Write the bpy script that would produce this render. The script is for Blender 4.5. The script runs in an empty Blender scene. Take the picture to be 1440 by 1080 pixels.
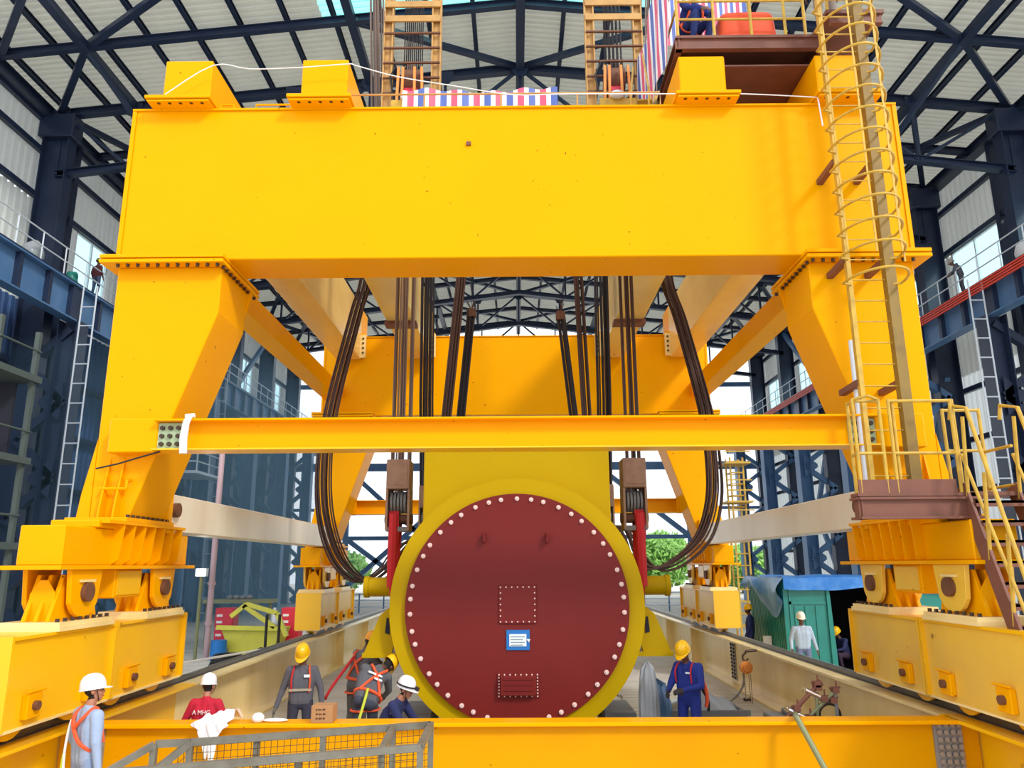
import bpy, bmesh, math, random
import numpy as np
from mathutils import Vector, Matrix, Euler
random.seed(7)
C = bpy.context.scene.collection
SC = bpy.context.scene
PI = math.pi
H = 2.97            # camera height above the workshop floor; all coordinates below are relative to the camera height
FL = -H             # floor level
# ------------------------------------------------------------------ camera, sky, sun, exposure
FPX = 1081.0
cam_d = bpy.data.cameras.new('camera'); cam = bpy.data.objects.new('camera', cam_d); C.objects.link(cam)
cam_d.sensor_width = 36.0; cam_d.lens = FPX / 1440 * 36; cam_d.clip_end = 600
cam.location = (0, 0, H)
CAMR = (Euler((math.radians(90 + 13.27), 0, math.radians(0.27))).to_matrix() @ Matrix.Rotation(math.radians(-0.35), 3, 'Z'))
cam.rotation_euler = CAMR.to_euler()
SC.camera = cam
w = bpy.data.worlds.new('sky'); SC.world = w; w.use_nodes = True
bg = w.node_tree.nodes['Background']
bg.inputs[0].default_value = (0.86, 0.93, 1.0, 1); bg.inputs[1].default_value = 1.4
sun_d = bpy.data.lights.new('sun', 'SUN'); sun = bpy.data.objects.new('sun', sun_d); C.objects.link(sun)
sun_d.energy = 1.7; sun_d.angle = math.radians(9); sun_d.color = (1.0, 0.95, 0.86)
sun.rotation_euler = Vector((-0.56, 0.64, -0.62)).to_track_quat('-Z', 'Y').to_euler()
SC.view_settings.view_transform = 'Standard'; SC.view_settings.look = 'None'
SC.view_settings.exposure = 0.25; SC.view_settings.gamma = 1.0; SC.view_settings.use_curve_mapping = False

def at(px, py, Y):
    """the point at depth Y that stands at this place of the 1440 x 1080 picture"""
    d = CAMR @ Vector(((px - 720) / FPX, (540 - py) / FPX, -1.0))
    return d * (Y / d.y)
def atx(px, py, X):
    d = CAMR @ Vector(((px - 720) / FPX, (540 - py) / FPX, -1.0))
    return d * (X / d.x)
# ------------------------------------------------------------------ materials
def lin(c):
    return tuple(((v / 255) / 12.92 if v / 255 <= 0.04045 else ((v / 255 + 0.055) / 1.055) ** 2.4) for v in c)
MATS = {}
def mat(name, rgb, rough=0.5, metal=0.0, dirt=None, dirt_amt=0.0, dirt_scale=3.0, spots=None, spot_amt=0.62, spot_scale=9.0,
        bump=0.0, bump_scale=40.0, stretch=(1, 1, 1), var=0.0, spec=0.5, sheer=0.0):
    if name in MATS: return MATS[name]
    m = bpy.data.materials.new(name); m.use_nodes = True; MATS[name] = m
    nt = m.node_tree; n = nt.nodes; l = nt.links; p = n['Principled BSDF']
    p.inputs['Roughness'].default_value = rough; p.inputs['Metallic'].default_value = metal
    p.inputs['Specular IOR Level'].default_value = spec
    col = (*lin(rgb), 1); p.inputs['Base Color'].default_value = col
    if sheer:                                           # thin sheet that lets part of the daylight through
        tr = n.new('ShaderNodeBsdfTranslucent'); tr.inputs[0].default_value = col; mx = n.new('ShaderNodeMixShader'); mx.inputs[0].default_value = sheer
        l.new(p.outputs[0], mx.inputs[1]); l.new(tr.outputs[0], mx.inputs[2]); l.new(mx.outputs[0], n['Material Output'].inputs[0])
    if dirt is None and spots is None and bump == 0 and var == 0: return m
    geo = n.new('ShaderNodeNewGeometry'); mp = n.new('ShaderNodeMapping'); mp.inputs['Scale'].default_value = stretch
    l.new(geo.outputs['Position'], mp.inputs['Vector'])
    cur = None
    def mixc(fac, a, b):
        x = n.new('ShaderNodeMix'); x.data_type = 'RGBA'
        l.new(fac, x.inputs[0])
        if a is None: x.inputs[6].default_value = col
        else: l.new(a, x.inputs[6])
        x.inputs[7].default_value = (*lin(b), 1)
        return x.outputs[2]
    def ramp(sock, lo, hi, top=1.0):
        r = n.new('ShaderNodeMapRange'); r.inputs[1].default_value = lo; r.inputs[2].default_value = hi; r.inputs[4].default_value = top
        l.new(sock, r.inputs[0]); return r.outputs[0]
    def noise(sc, det=5):
        t = n.new('ShaderNodeTexNoise'); t.inputs['Scale'].default_value = sc; t.inputs['Detail'].default_value = det
        l.new(mp.outputs[0], t.inputs['Vector']); return t.outputs[0]
    if var: cur = mixc(ramp(noise(0.9, 3), 0.3, 0.7, var), cur, tuple(int(v * 0.8) for v in rgb))
    if dirt is not None: cur = mixc(ramp(noise(dirt_scale, 7), 0.42, 0.75, dirt_amt), cur, dirt)
    if spots is not None: cur = mixc(ramp(noise(spot_scale, 4), spot_amt, spot_amt + 0.06), cur, spots)
    if cur is not None: l.new(cur, p.inputs['Base Color'])
    if bump:
        b = n.new('ShaderNodeBump'); b.inputs['Strength'].default_value = bump; b.inputs['Distance'].default_value = 0.02
        l.new(noise(bump_scale, 4), b.inputs['Height']); l.new(b.outputs[0], p.inputs['Normal'])
    return m
Y1 = mat('yellow paint', (246, 169, 0), 0.32, dirt=(216, 150, 0), dirt_amt=0.16, dirt_scale=0.8, spots=(110, 62, 20), spot_amt=0.715, spot_scale=12.0, spec=0.06)
Y3 = mat('reflection paled yellow paint', (242, 196, 70), 0.26, dirt=(206, 158, 80), dirt_amt=0.5, dirt_scale=1.5, spots=(130, 80, 36), spot_amt=0.70, spot_scale=7.0, stretch=(1, .6, .6))  # crane yellow paled; light reflected from the hall is put into the colour
TIE = mat('sheen whitened tie paint', (240, 230, 206), 0.28, dirt=(206, 176, 126), dirt_amt=0.4, dirt_scale=1.0, spots=(150, 104, 56), spot_amt=0.72, spot_scale=2.5, stretch=(1, 1, .3))  # yellow tie whitened in colour for the backlight glancing off its sides
Y2 = mat('worn yellow paint', (248, 188, 4), 0.28, dirt=(222, 170, 50), dirt_amt=0.4, dirt_scale=1.2, spots=(120, 66, 26), spot_amt=0.70, spot_scale=6.0, stretch=(1, .6, .6))
YS = mat('stator yellow paint', (190, 158, 0), 0.45, dirt=(176, 140, 0), dirt_amt=0.2, dirt_scale=2, spec=0.12)
YR = mat('handrail yellow paint', (204, 164, 56), 0.5, dirt=(150, 110, 50), dirt_amt=0.5, dirt_scale=8)
PALE = mat('sheen whitened yellow paint', (250, 224, 158), 0.24, dirt=(190, 150, 70), dirt_amt=0.4, dirt_scale=1.0, spots=(150, 96, 40), spot_amt=0.74, spot_scale=3.0, stretch=(1, 1, .35))  # crane yellow whitened; grazing reflection of the open end is painted in
NAVY = mat('shaded navy steel paint', (30, 42, 68), 0.40, dirt=(42, 58, 86), dirt_amt=0.4, dirt_scale=1.2)  # darker copy of the hall steel, shade put into the colour
NAVYL = mat('lit blue steel paint', (74, 112, 156), 0.42, dirt=(116, 148, 182), dirt_amt=0.35, dirt_scale=1.0)  # lighter copy of the hall steel, light and blue haze put into the colour
GAL = mat('light grey pipe paint', (214, 220, 228), 0.4, 0.2)
DECK = mat('grey roof sheet', (200, 198, 186), 0.5, dirt=(166, 164, 148), dirt_amt=0.5, dirt_scale=0.7, sheer=0.34)
SIDE = mat('grey wall sheet', (206, 208, 204), 0.5, dirt=(170, 170, 162), dirt_amt=0.4, dirt_scale=0.5, sheer=0.22)
SIDEB = mat('pale wall sheet', (222, 226, 226), 0.5, sheer=0.5)
YC = mat('shaded deep yellow paint', (226, 156, 0), 0.32, dirt=(196, 132, 0), dirt_amt=0.35, dirt_scale=0.9, spots=(70, 44, 20), spot_amt=0.72, spot_scale=9.0, spec=0.1)  # crane yellow darkened in colour for the dimmer light near the floor
TOW = mat('dark grey green steel', (78, 88, 84), 0.6)
LBLUE = mat('haze blue wall sheet', (58, 92, 146), 0.6, dirt=(44, 64, 100), dirt_amt=0.4, dirt_scale=0.4)  # blue haze and dimness of the lower hall put into the sheet colour
CONC = mat('concrete', (204, 199, 190), 0.85, dirt=(166, 160, 150), dirt_amt=0.6, dirt_scale=1.3, bump=0.3, bump_scale=12)
PLANK = mat('weathered plank', (188, 182, 170), 0.85, dirt=(118, 112, 102), dirt_amt=0.6, dirt_scale=2, stretch=(.4, 3, 1))
RUST = mat('rusty steel', (112, 70, 46), 0.7, dirt=(70, 44, 32), dirt_amt=0.6, dirt_scale=5)
BOLT = mat('dark bolt steel', (78, 62, 50), 0.5, 0.5)
RAIL = mat('rail steel', (92, 90, 92), 0.35, 0.6, dirt=(70, 58, 50), dirt_amt=0.6, dirt_scale=4)
BROWN = mat('red oxide primer', (122, 74, 58), 0.6, dirt=(92, 54, 42), dirt_amt=0.5, dirt_scale=3)
OLIVE = mat('olive brown paint', (140, 110, 40), 0.55, dirt=(100, 74, 34), dirt_amt=0.5, dirt_scale=6)
TAN = mat('tan paint', (196, 150, 84), 0.5, dirt=(140, 96, 50), dirt_amt=0.5, dirt_scale=4)
ROPE = mat('greased wire rope', (78, 54, 46), 0.5, 0.3)
ROPED = mat('black wire rope', (44, 38, 42), 0.5, 0.3)
ROPEL = mat('steel wire rope', (120, 98, 86), 0.45, 0.4)
RED = mat('dark red paint', (116, 30, 27), 0.48, dirt=(106, 27, 26), dirt_amt=0.4, dirt_scale=1.5, spec=0.25)
SLING = mat('red webbing', (200, 40, 48), 0.8, bump=0.3, bump_scale=60)
WHITE = mat('white plastic', (238, 238, 240), 0.35)
PINKW = mat('pale washer paint', (236, 206, 200), 0.5)
CLOTH = mat('white cloth', (236, 234, 236), 0.9, bump=0.4, bump_scale=18)
CARD = mat('cardboard', (176, 128, 84), 0.85, dirt=(150, 104, 66), dirt_amt=0.4, dirt_scale=6)
INK = mat('brown ink', (92, 56, 40), 0.8)
GREENP = mat('green graffiti paint', (96, 130, 30), 0.7)
BLUES = mat('blue placard', (20, 112, 190), 0.5)
PAPER = mat('white paper', (226, 238, 244), 0.7)
GINK = mat('grey print', (120, 140, 150), 0.8)
GRAYR = mat('grey railing steel', (128, 124, 112), 0.5, 0.3, dirt=(88, 76, 62), dirt_amt=0.6, dirt_scale=7)
MESHW = mat('dark mesh wire', (96, 74, 40), 0.6, 0.3)
TEAL = mat('teal shed sheet', (34, 128, 116), 0.3, dirt=(20, 90, 84), dirt_amt=0.3, dirt_scale=2)
TARP = mat('blue tarpaulin', (40, 116, 196), 0.35, dirt=(110, 160, 215), dirt_amt=0.5, dirt_scale=4, bump=0.4, bump_scale=9)
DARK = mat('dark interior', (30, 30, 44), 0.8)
BLACK = mat('black rubber', (26, 26, 28), 0.6)
GREY = mat('mid grey paint', (120, 122, 124), 0.55, dirt=(90, 88, 86), dirt_amt=0.5, dirt_scale=3)
PLASTIC = mat('grey plastic sheet', (150, 156, 160), 0.25, bump=0.6, bump_scale=8)
CHROME = mat('polished pipe', (220, 222, 226), 0.2, 0.9)
PGREEN = mat('green grey pipe', (128, 132, 96), 0.5, 0.2)
ORANGE = mat('orange tarpaulin', (238, 84, 36), 0.55, bump=0.4, bump_scale=7)
ORH = mat('orange hoist paint', (226, 140, 60), 0.45)
ORSTRAP = mat('orange webbing', (232, 92, 50), 0.8)
LIME = mat('lime webbing', (196, 206, 60), 0.8)
LIMEY = mat('yellow green paint', (210, 206, 70), 0.5, dirt=(180, 170, 80), dirt_amt=0.4, dirt_scale=3)
REDC = mat('red cabinet paint', (214, 40, 64), 0.45)
BUS = mat('red insulated bar', (230, 74, 48), 0.45)
PINKP = mat('faded pink pipe', (188, 160, 168), 0.5)
MINT = mat('mint green splice primer', (178, 200, 160), 0.6, dirt=(150, 160, 120), dirt_amt=0.5, dirt_scale=8)
SPLICE = mat('grey splice plate', (150, 146, 144), 0.45, 0.15, dirt=(112, 104, 100), dirt_amt=0.5, dirt_scale=6)
GFLOOR = mat('green painted floor', (110, 170, 140), 0.6)
SKIN = mat('skin', (176, 118, 92), 0.55); SKIND = mat('dark skin', (104, 68, 52), 0.55)
HAIR = mat('black hair', (26, 22, 22), 0.7); LIP = mat('lip', (140, 70, 64), 0.6); EYE = mat('eye', (24, 20, 20), 0.3)
HELW = mat('white helmet', (236, 238, 242), 0.3); HELY = mat('yellow helmet', (244, 190, 20), 0.3)
HELO = mat('orange yellow helmet', (240, 160, 30), 0.3); HELK = mat('olive helmet', (150, 140, 70), 0.4)
BOOT = mat('dark boot', (40, 34, 32), 0.6); GLOVE = mat('grey glove', (110, 108, 100), 0.9)
def cloth(name, rgb): return mat(name, rgb, 0.9, var=0.5, bump=0.5, bump_scale=14)
# tree leaves, glass, skylight
GLASS = bpy.data.materials.new('window glass'); GLASS.use_nodes = True
_n = GLASS.node_tree.nodes; _l = GLASS.node_tree.links
_t = _n.new('ShaderNodeBsdfTransparent'); _t.inputs[0].default_value = (0.80, 0.95, 0.97, 1)
_g = _n.new('ShaderNodeBsdfGlossy'); _g.inputs['Roughness'].default_value = 0.05
_x = _n.new('ShaderNodeMixShader'); _x.inputs[0].default_value = 0.06
_l.new(_t.outputs[0], _x.inputs[1]); _l.new(_g.outputs[0], _x.inputs[2]); _l.new(_x.outputs[0], _n['Material Output'].inputs[0])
SKYL = bpy.data.materials.new('skylight sheet'); SKYL.use_nodes = True
_n = SKYL.node_tree.nodes; _l = SKYL.node_tree.links
_t = _n.new('ShaderNodeBsdfTransparent'); _t.inputs[0].default_value = (0.50, 0.88, 0.82, 1)
_d = _n.new('ShaderNodeBsdfTranslucent'); _d.inputs[0].default_value = (0.42, 0.85, 0.80, 1)
_x = _n.new('ShaderNodeMixShader'); _x.inputs[0].default_value = 0.5
_l.new(_t.outputs[0], _x.inputs[1]); _l.new(_d.outputs[0], _x.inputs[2]); _l.new(_x.outputs[0], _n['Material Output'].inputs[0])
LEAF = mat('leaf green', (150, 200, 100), 0.6, dirt=(110, 165, 70), dirt_amt=0.7, dirt_scale=2)
BARK = mat('bark', (96, 80, 60), 0.9)
LAMP = bpy.data.materials.new('lamp glow'); LAMP.use_nodes = True
LAMP.node_tree.nodes['Principled BSDF'].inputs['Emission Color'].default_value = (1, 0.98, 0.92, 1)
LAMP.node_tree.nodes['Principled BSDF'].inputs['Emission Strength'].default_value = 14
def stripes(name, axis, period):
    m = bpy.data.materials.new(name); m.use_nodes = True; nt = m.node_tree; n = nt.nodes; l = nt.links
    tc = n.new('ShaderNodeTexCoord'); sp = n.new('ShaderNodeSeparateXYZ'); l.new(tc.outputs['UV'], sp.inputs[0])
    md = n.new('ShaderNodeMath'); md.operation = 'MULTIPLY'; md.inputs[1].default_value = period; l.new(sp.outputs[axis], md.inputs[0])
    fr = n.new('ShaderNodeMath'); fr.operation = 'FRACT'; l.new(md.outputs[0], fr.inputs[0])
    cr = n.new('ShaderNodeValToRGB'); cr.color_ramp.interpolation = 'CONSTANT'; e = cr.color_ramp.elements
    e[0].position = 0; e[0].color = (*lin((238, 236, 240)), 1); e[1].position = 0.2; e[1].color = (*lin((222, 92, 124)), 1)
    a = e.new(0.5); a.color = (*lin((238, 236, 240)), 1); b = e.new(0.7); b.color = (*lin((88, 110, 184)), 1)
    l.new(fr.outputs[0], cr.inputs[0]); l.new(cr.outputs[0], n['Principled BSDF'].inputs['Base Color'])
    n['Principled BSDF'].inputs['Roughness'].default_value = 0.6
    return m
STRIPE = stripes('striped tarpaulin sheet', 0, 7)
STRIPE2 = stripes('striped tarpaulin sheet', 0, 7)
# ------------------------------------------------------------------ mesh building
ORG = {}
def org(o): return ORG.get(o.name, Vector((0, 0, 0))) if o else Vector((0, 0, 0))
class MB:
    def __init__(s, T=None): s.v = []; s.f = []; s.m = []; s.T = T; s.uv = None
    def add(s, vs, fs, mi=0):
        b = len(s.v)
        if s.T: vs = [s.T(*p) for p in vs]
        s.v += [tuple(p) for p in vs]; s.f += [tuple(i + b for i in q) for q in fs]; s.m += [mi] * len(fs); return s
    def box(s, x0, x1, y0, y1, z0, z1, mi=0):
        return s.add([(x0, y0, z0), (x1, y0, z0), (x1, y1, z0), (x0, y1, z0), (x0, y0, z1), (x1, y0, z1), (x1, y1, z1), (x0, y1, z1)],
                     [(0, 3, 2, 1), (4, 5, 6, 7), (0, 1, 5, 4), (1, 2, 6, 5), (2, 3, 7, 6), (3, 0, 4, 7)], mi)
    def bar(s, p, q, w_, h_, up=(0, 0, 1), mi=0):
        p = Vector(p); q = Vector(q); d = (q - p).normalized(); up = Vector(up)
        if abs(d.dot(up)) > 0.98: up = Vector((0, 1, 0)) if abs(d.y) < 0.9 else Vector((1, 0, 0))
        a = d.cross(up).normalized() * (w_ / 2); b = a.cross(d).normalized() * (h_ / 2)
        vs = [e + i * a + j * b for e in (p, q) for i, j in ((-1, -1), (1, -1), (1, 1), (-1, 1))]
        return s.add(vs, [(0, 1, 2, 3), (7, 6, 5, 4), (0, 4, 5, 1), (1, 5, 6, 2), (2, 6, 7, 3), (3, 7, 4, 0)], mi)
    def hb(s, p, q, h_, b_, tf=0.03, tw=0.02, up=(0, 0, 1), mi=0):      # H section: flanges b wide, h apart along up
        p = Vector(p); q = Vector(q); d = (q - p).normalized(); up = Vector(up)
        if abs(d.dot(up)) > 0.98: up = Vector((1, 0, 0))
        u = (up - d * up.dot(d)).normalized(); o = u * ((h_ - tf) / 2)
        s.bar(p + o, q + o, b_, tf, u, mi); s.bar(p - o, q - o, b_, tf, u, mi); s.bar(p, q, tw, h_ - 2 * tf, u, mi); return s
    def tube(s, pts, r, n=8, closed=False, mi=0):
        pts = [Vector(p) for p in pts]; k = len(pts); rs = r if isinstance(r, (list, tuple)) else [r] * k
        vs = []; ref = None
        for i, p in enumerate(pts):
            a = pts[(i - 1) % k] if (closed or i > 0) else p; b = pts[(i + 1) % k] if (closed or i < k - 1) else p
            d = (b - a).normalized()
            if ref is None: ref = Vector((0, 0, 1)) if abs(d.z) < 0.9 else Vector((1, 0, 0))
            u = (ref - d * ref.dot(d)).normalized(); ref = u; v2 = d.cross(u)
            vs += [p + (u * math.cos(2 * PI * j / n) + v2 * math.sin(2 * PI * j / n)) * rs[i] for j in range(n)]
        fs = []
        for i in range(k if closed else k - 1):
            for j in range(n):
                a = i * n + j; b = i * n + (j + 1) % n; c = ((i + 1) % k) * n
                fs.append((a, b, c + (j + 1) % n, c + j))
        if not closed: fs += [tuple(range(n))[::-1], tuple((k - 1) * n + j for j in range(n))]
        return s.add(vs, fs, mi)
    def cyl(s, p, q, r, n=12, r2=None, mi=0): return s.tube([p, q], [r, r if r2 is None else r2], n, mi=mi)
    def prism(s, poly, ax, a, b, mi=0):
        def pt(u, v_, t): return (t, u, v_) if ax == 'x' else (u, t, v_) if ax == 'y' else (u, v_, t)
        n = len(poly); vs = [pt(u, v_, a) for u, v_ in poly] + [pt(u, v_, b) for u, v_ in poly]
        return s.add(vs, [tuple(range(n))[::-1], tuple(range(n, 2 * n))] + [(i, (i + 1) % n, n + (i + 1) % n, n + i) for i in range(n)], mi)
    def ball(s, c, r, nu=12, nv=8, mi=0, R=None):
        c = Vector(c); r = r if isinstance(r, (tuple, list)) else (r, r, r); vs = []; fs = []
        for i in range(nv + 1):
            t = PI * i / nv
            for j in range(nu):
                a = 2 * PI * j / nu; p = Vector((math.sin(t) * math.cos(a) * r[0], math.sin(t) * math.sin(a) * r[1], math.cos(t) * r[2]))
                vs.append(c + (R @ p if R else p))
        for i in range(nv):
            for j in range(nu): fs.append((i * nu + j, (i + 1) * nu + j, (i + 1) * nu + (j + 1) % nu, i * nu + (j + 1) % nu))
        return s.add(vs, fs, mi)
    def ring(s, c, r0, r1, y0, y1, n=96, mi=0):           # annulus about the Y axis
        vs = []; fs = []
        for i in range(n):
            a = 2 * PI * i / n; cx, sz = math.cos(a), math.sin(a)
            vs += [(c[0] + r * cx, y, c[1] + r * sz) for r, y in ((r0, y0), (r1, y0), (r1, y1), (r0, y1))]
        for i in range(n):
            a = 4 * i; b = 4 * ((i + 1) % n)
            fs += [(a + k, a + (k + 1) % 4, b + (k + 1) % 4, b + k) for k in range(4)]
        return s.add(vs, fs, mi)
    def grid(s, fn, nu, nv, mi=0, uv=False):
        vs = [fn(i / nu, j / nv) for j in range(nv + 1) for i in range(nu + 1)]
        fs = [(j * (nu + 1) + i, j * (nu + 1) + i + 1, (j + 1) * (nu + 1) + i + 1, (j + 1) * (nu + 1) + i) for j in range(nv) for i in range(nu)]
        if uv: s.uv = [(i / nu, j / nv) for j in range(nv + 1) for i in range(nu + 1)]
        return s.add(vs, fs, mi)
    def mesh(s, name, mats, o, smooth=False, fix=True):
        me = bpy.data.meshes.new(name)
        me.from_pydata([(p[0] - o.x, p[1] - o.y, p[2] - o.z) for p in s.v], [], s.f)
        for m in (mats if isinstance(mats, (list, tuple)) else [mats]): me.materials.append(m)
        if any(s.m): me.polygons.foreach_set('material_index', s.m)
        if s.uv:
            ul = me.uv_layers.new(name='UVMap')
            for lp in me.loops: ul.data[lp.index].uv = s.uv[lp.vertex_index]
        if fix:
            bm = bmesh.new(); bm.from_mesh(me); bmesh.ops.recalc_face_normals(bm, faces=bm.faces); bm.to_mesh(me); bm.free()
        if smooth:
            me.polygons.foreach_set('use_smooth', [True] * len(me.polygons))
            me.set_sharp_from_angle(angle=math.radians(40))
        me.update(); return me
    def build(s, name, mats, parent=None, smooth=False, bevel=0, fix=True, kind=None, label=None):
        if parent is None: o0 = Vector((0, 0, 0))
        else: o0 = org(parent)
        o = bpy.data.objects.new(name, s.mesh(name, mats, o0, smooth, fix)); C.objects.link(o)
        if parent is not None: o.parent = parent; ORG[o.name] = o0.copy()
        else: o.location = (0, 0, H); ORG[o.name] = Vector((0, 0, 0))
        if bevel:
            b = o.modifiers.new('edge', 'BEVEL'); b.width = bevel; b.segments = 1; b.limit_method = 'ANGLE'; b.angle_limit = math.radians(50)
        if kind: o['kind'] = kind
        if label: o['label'] = label
        return o
def tag(o, label, cat, group=None):
    o['label'] = label; o['category'] = cat
    if group: o['group'] = group
    return o
def thing(name, loc, label, cat, group=None):
    o = bpy.data.objects.new(name, None); C.objects.link(o); o.empty_display_size = 0.1
    o.location = (loc[0], loc[1], loc[2] + H); ORG[o.name] = Vector(loc)
    return tag(o, label, cat, group)
def struct(name, loc=(0, 0, 0)):
    o = bpy.data.objects.new(name, None); C.objects.link(o); o['kind'] = 'structure'
    o.location = (loc[0], loc[1], loc[2] + H); ORG[o.name] = Vector(loc); return o
def put(name, me, parent, loc, rot=None):               # a piece sharing mesh data, at a place relative to the camera height
    o = bpy.data.objects.new(name, me); C.objects.link(o); o.parent = parent
    o.location = Vector(loc) - org(parent); ORG[o.name] = Vector(loc)
    if rot: o.rotation_euler = rot
    return o
Z0 = Vector((0, 0, 0))
def proto(fn, name, m, smooth=False):
    b = MB(); fn(b); return b.mesh(name, m, Z0, smooth)
BOLTL = mat('worn bolt steel', (150, 144, 142), 0.4, 0.3)
GIRD = mat('sheen tinted worn yellow paint', (246, 208, 120), 0.22, dirt=(206, 150, 60), dirt_amt=0.5, dirt_scale=.9, spots=(130, 76, 30), spot_amt=0.72, spot_scale=4, stretch=(1, .5, 1))  # worn paint; its paleness is the open end's reflection put into the colour
HBL = mat('rusty grey paint', (160, 126, 104), 0.6, dirt=(120, 80, 60), dirt_amt=.6, dirt_scale=5)
HEXL = proto(lambda b: b.cyl((0, 0.02, 0), (0, -0.025, 0), 0.032, 6), 'bolt', BOLTL)
HEXN = proto(lambda b: b.cyl((0, 0, -0.02), (0, 0, 0.02), 0.028, 6), 'bolt', BOLT)
HEXY = proto(lambda b: b.cyl((0, 0.02, 0), (0, -0.025, 0), 0.032, 6), 'bolt', BOLT)
# ================================================================== THE HALL
XL, XR = -20.6, 22.3
RY0, RY1 = 22.5, 69.5
def roofz(x): return 21.9 - 0.105 * abs(x - 0.3)
fl = MB(); fl.box(-70, 70, -30, 140, FL - 0.3, FL - 0.004); fl.build('floor', CONC, kind='structure')
# planks of the pit floor between the runway beams
pk = struct('floor_planking', (0, 14, FL))
for i in range(22):
    b = MB(); y = 10.6 + i * 0.42 + random.uniform(-.01, .01); x0 = 2.35 + random.uniform(-.06, .06)
    b.box(x0, 5.05, y, y + 0.40, FL, FL + 0.035 + random.uniform(0, .012)); b.build('plank', PLANK, pk, bevel=0.006)
b = MB(); b.box(-4.2, -3.0, 12.3, 14.2, FL, FL + 0.01); b.build('floor_patch', GFLOOR, kind='structure')
# roof: corrugated sheets on purlins
ce = struct('ceiling', (0, 40, 20))
def corr_roof(xa, xb, y0, y1, m, name, per=0.30):
    n = int((y1 - y0) / per); prof = []
    for i in range(n):
        y = y0 + (y1 - y0) * i / n; d = (y1 - y0) / n
        prof += [(y, 0), (y + d * .45, 0), (y + d * .55, .10), (y + d * .9, .10)]
    prof.append((y1, 0)); k = len(prof)
    b = MB(); vs = [(x, y, roofz(x) + 0.22 + z) for x in (xa, xb) for y, z in prof]
    b.add(vs, [(i, i + 1, k + i + 1, k + i) for i in range(k - 1)]); return b.build(name, m, ce, fix=False)
SKY0 = 26.9
corr_roof(XL - .3, -7.6, RY0, SKY0, DECK, 'roof_sheet'); corr_roof(7.6, XR + .3, RY0, SKY0, DECK, 'roof_sheet')
corr_roof(-7.6, 0.3, RY0, SKY0, SKYL, 'skylight_sheet'); corr_roof(0.3, 7.6, RY0, SKY0, SKYL, 'skylight_sheet')
corr_roof(XL - .3, 0.3, SKY0, RY1, DECK, 'roof_sheet'); corr_roof(0.3, XR + .3, SKY0, RY1, DECK, 'roof_sheet')
for x in [-19.9 + 1.83 * i for i in range(23)]:
    b = MB(); b.hb((x, RY0, roofz(x) + 0.10), (x, RY1, roofz(x) + 0.10), 0.24, 0.17, .02, .02); b.build('purlin', NAVY, ce)
# rafters at half bays, trusses at the columns
TY = [30.0 + 7.3 * i for i in range(6)]
NX = [XL + .9, -16.6, -13.0, -9.6, -6.3, -3.0, 0.3, 3.6, 6.9, 10.2, 13.6, 17.4, XR - .9]
def tc(x, y, dz=0): return (x, y, roofz(x) - 0.45 + dz)
def bc(x, y): return (x, y, 19.0 - 0.125 * abs(x - 0.3) - 0.05)
for ty in TY:
    t = struct('roof_truss', (0, ty, 20))
    for k, (fn, h) in enumerate(((tc, .36), (bc, .30))):
        for xa, xb in ((NX[0], .3), (.3, NX[-1])):
            b = MB(); b.hb(fn(xa, ty), fn(xb, ty), h, .34, .03, .03); b.build('chord', NAVY, t)
    for i in range(len(NX) - 1):
        a, c = NX[i], NX[i + 1]
        p, q = (tc(a, ty), bc(c, ty)) if i % 2 == 0 else (bc(a, ty), tc(c, ty))
        b = MB(); b.bar(p, q, .13, .13, (0, 1, 0)); b.build('diagonal', NAVY, t)
    for x in NX:
        b = MB(); b.bar(tc(x, ty), bc(x, ty), .12, .12, (0, 1, 0)); b.build('vertical', NAVY, t)
        b = MB(); zb = roofz(x) - .45
        b.prism([(x - .38, zb - .12), (x - .2, zb - .5), (x + .2, zb - .5), (x + .38, zb - .12), (x + .38, zb + .1), (x - .38, zb + .1)], 'y', ty - .2, ty - .17)
        b.build('gusset', NAVY, t)
for ty in [26.0] + [y + 3.65 for y in TY[:-1]]:
    t = struct('roof_rafter', (0, ty, 20))
    for xa, xb in ((XL, .3), (.3, XR)):
        b = MB(); b.hb(tc(xa, ty, .08), tc(xb, ty, .08), .32, .26, .025, .025); b.build('rafter_beam', NAVY, t)
    if ty < 40:
        for x in (-16.6, 17.4):
            b = MB(); b.bar(tc(x, ty), bc(x + (1.6 if x < 0 else -1.6), ty + 3.9), .18, .18); b.build('strut', NAVY, t)
# bracing lying in the plane of the roof
rb = struct('roof_bracing', (0, 40, 20))
def brace(x0, y0, x1, y1, w_=.26):
    b = MB(); b.bar(tc(x0, y0, .05), tc(x1, y1, .05), w_, w_ * .8); b.build('brace', NAVY, rb)
for x in (-16.6, -6.3, 6.9, 17.4):
    b = MB(); b.bar(tc(x, RY0, -.02), tc(x, RY1, -.02), .34, .30); b.build('roof_strut', NAVY, rb)
b = MB(); b.hb(tc(.3, RY0, .0), tc(.3, RY1, 0), .50, .36, .03, .03); b.build('ridge_beam', NAVY, rb)
for x in (XL + .4, XR - .4):
    b = MB(); b.hb((x, RY0, roofz(x) - .5), (x, RY1, roofz(x) - .5), .5, .4, .03, .03); b.build('eave_beam', NAVY, rb)
ys = [22.4, 26.0] + TY
for i in range(len(ys) - 1):
    for x0, x1 in ((XL + .7, -16.6), (XR - .7, 17.4)):
        if i % 2 == 0 and i: brace(x1, ys[i + 1], x0, ys[i])
        brace(x1, ys[i], x0, ys[i + 1])
    if i: brace(-6.3, ys[i], .3, ys[i + 1]); brace(6.9, ys[i], .3, ys[i + 1])
    else: brace(-10.5, 22.4, -16.6, 26.0); brace(11.3, 22.4, 17.4, 26.0)
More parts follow.
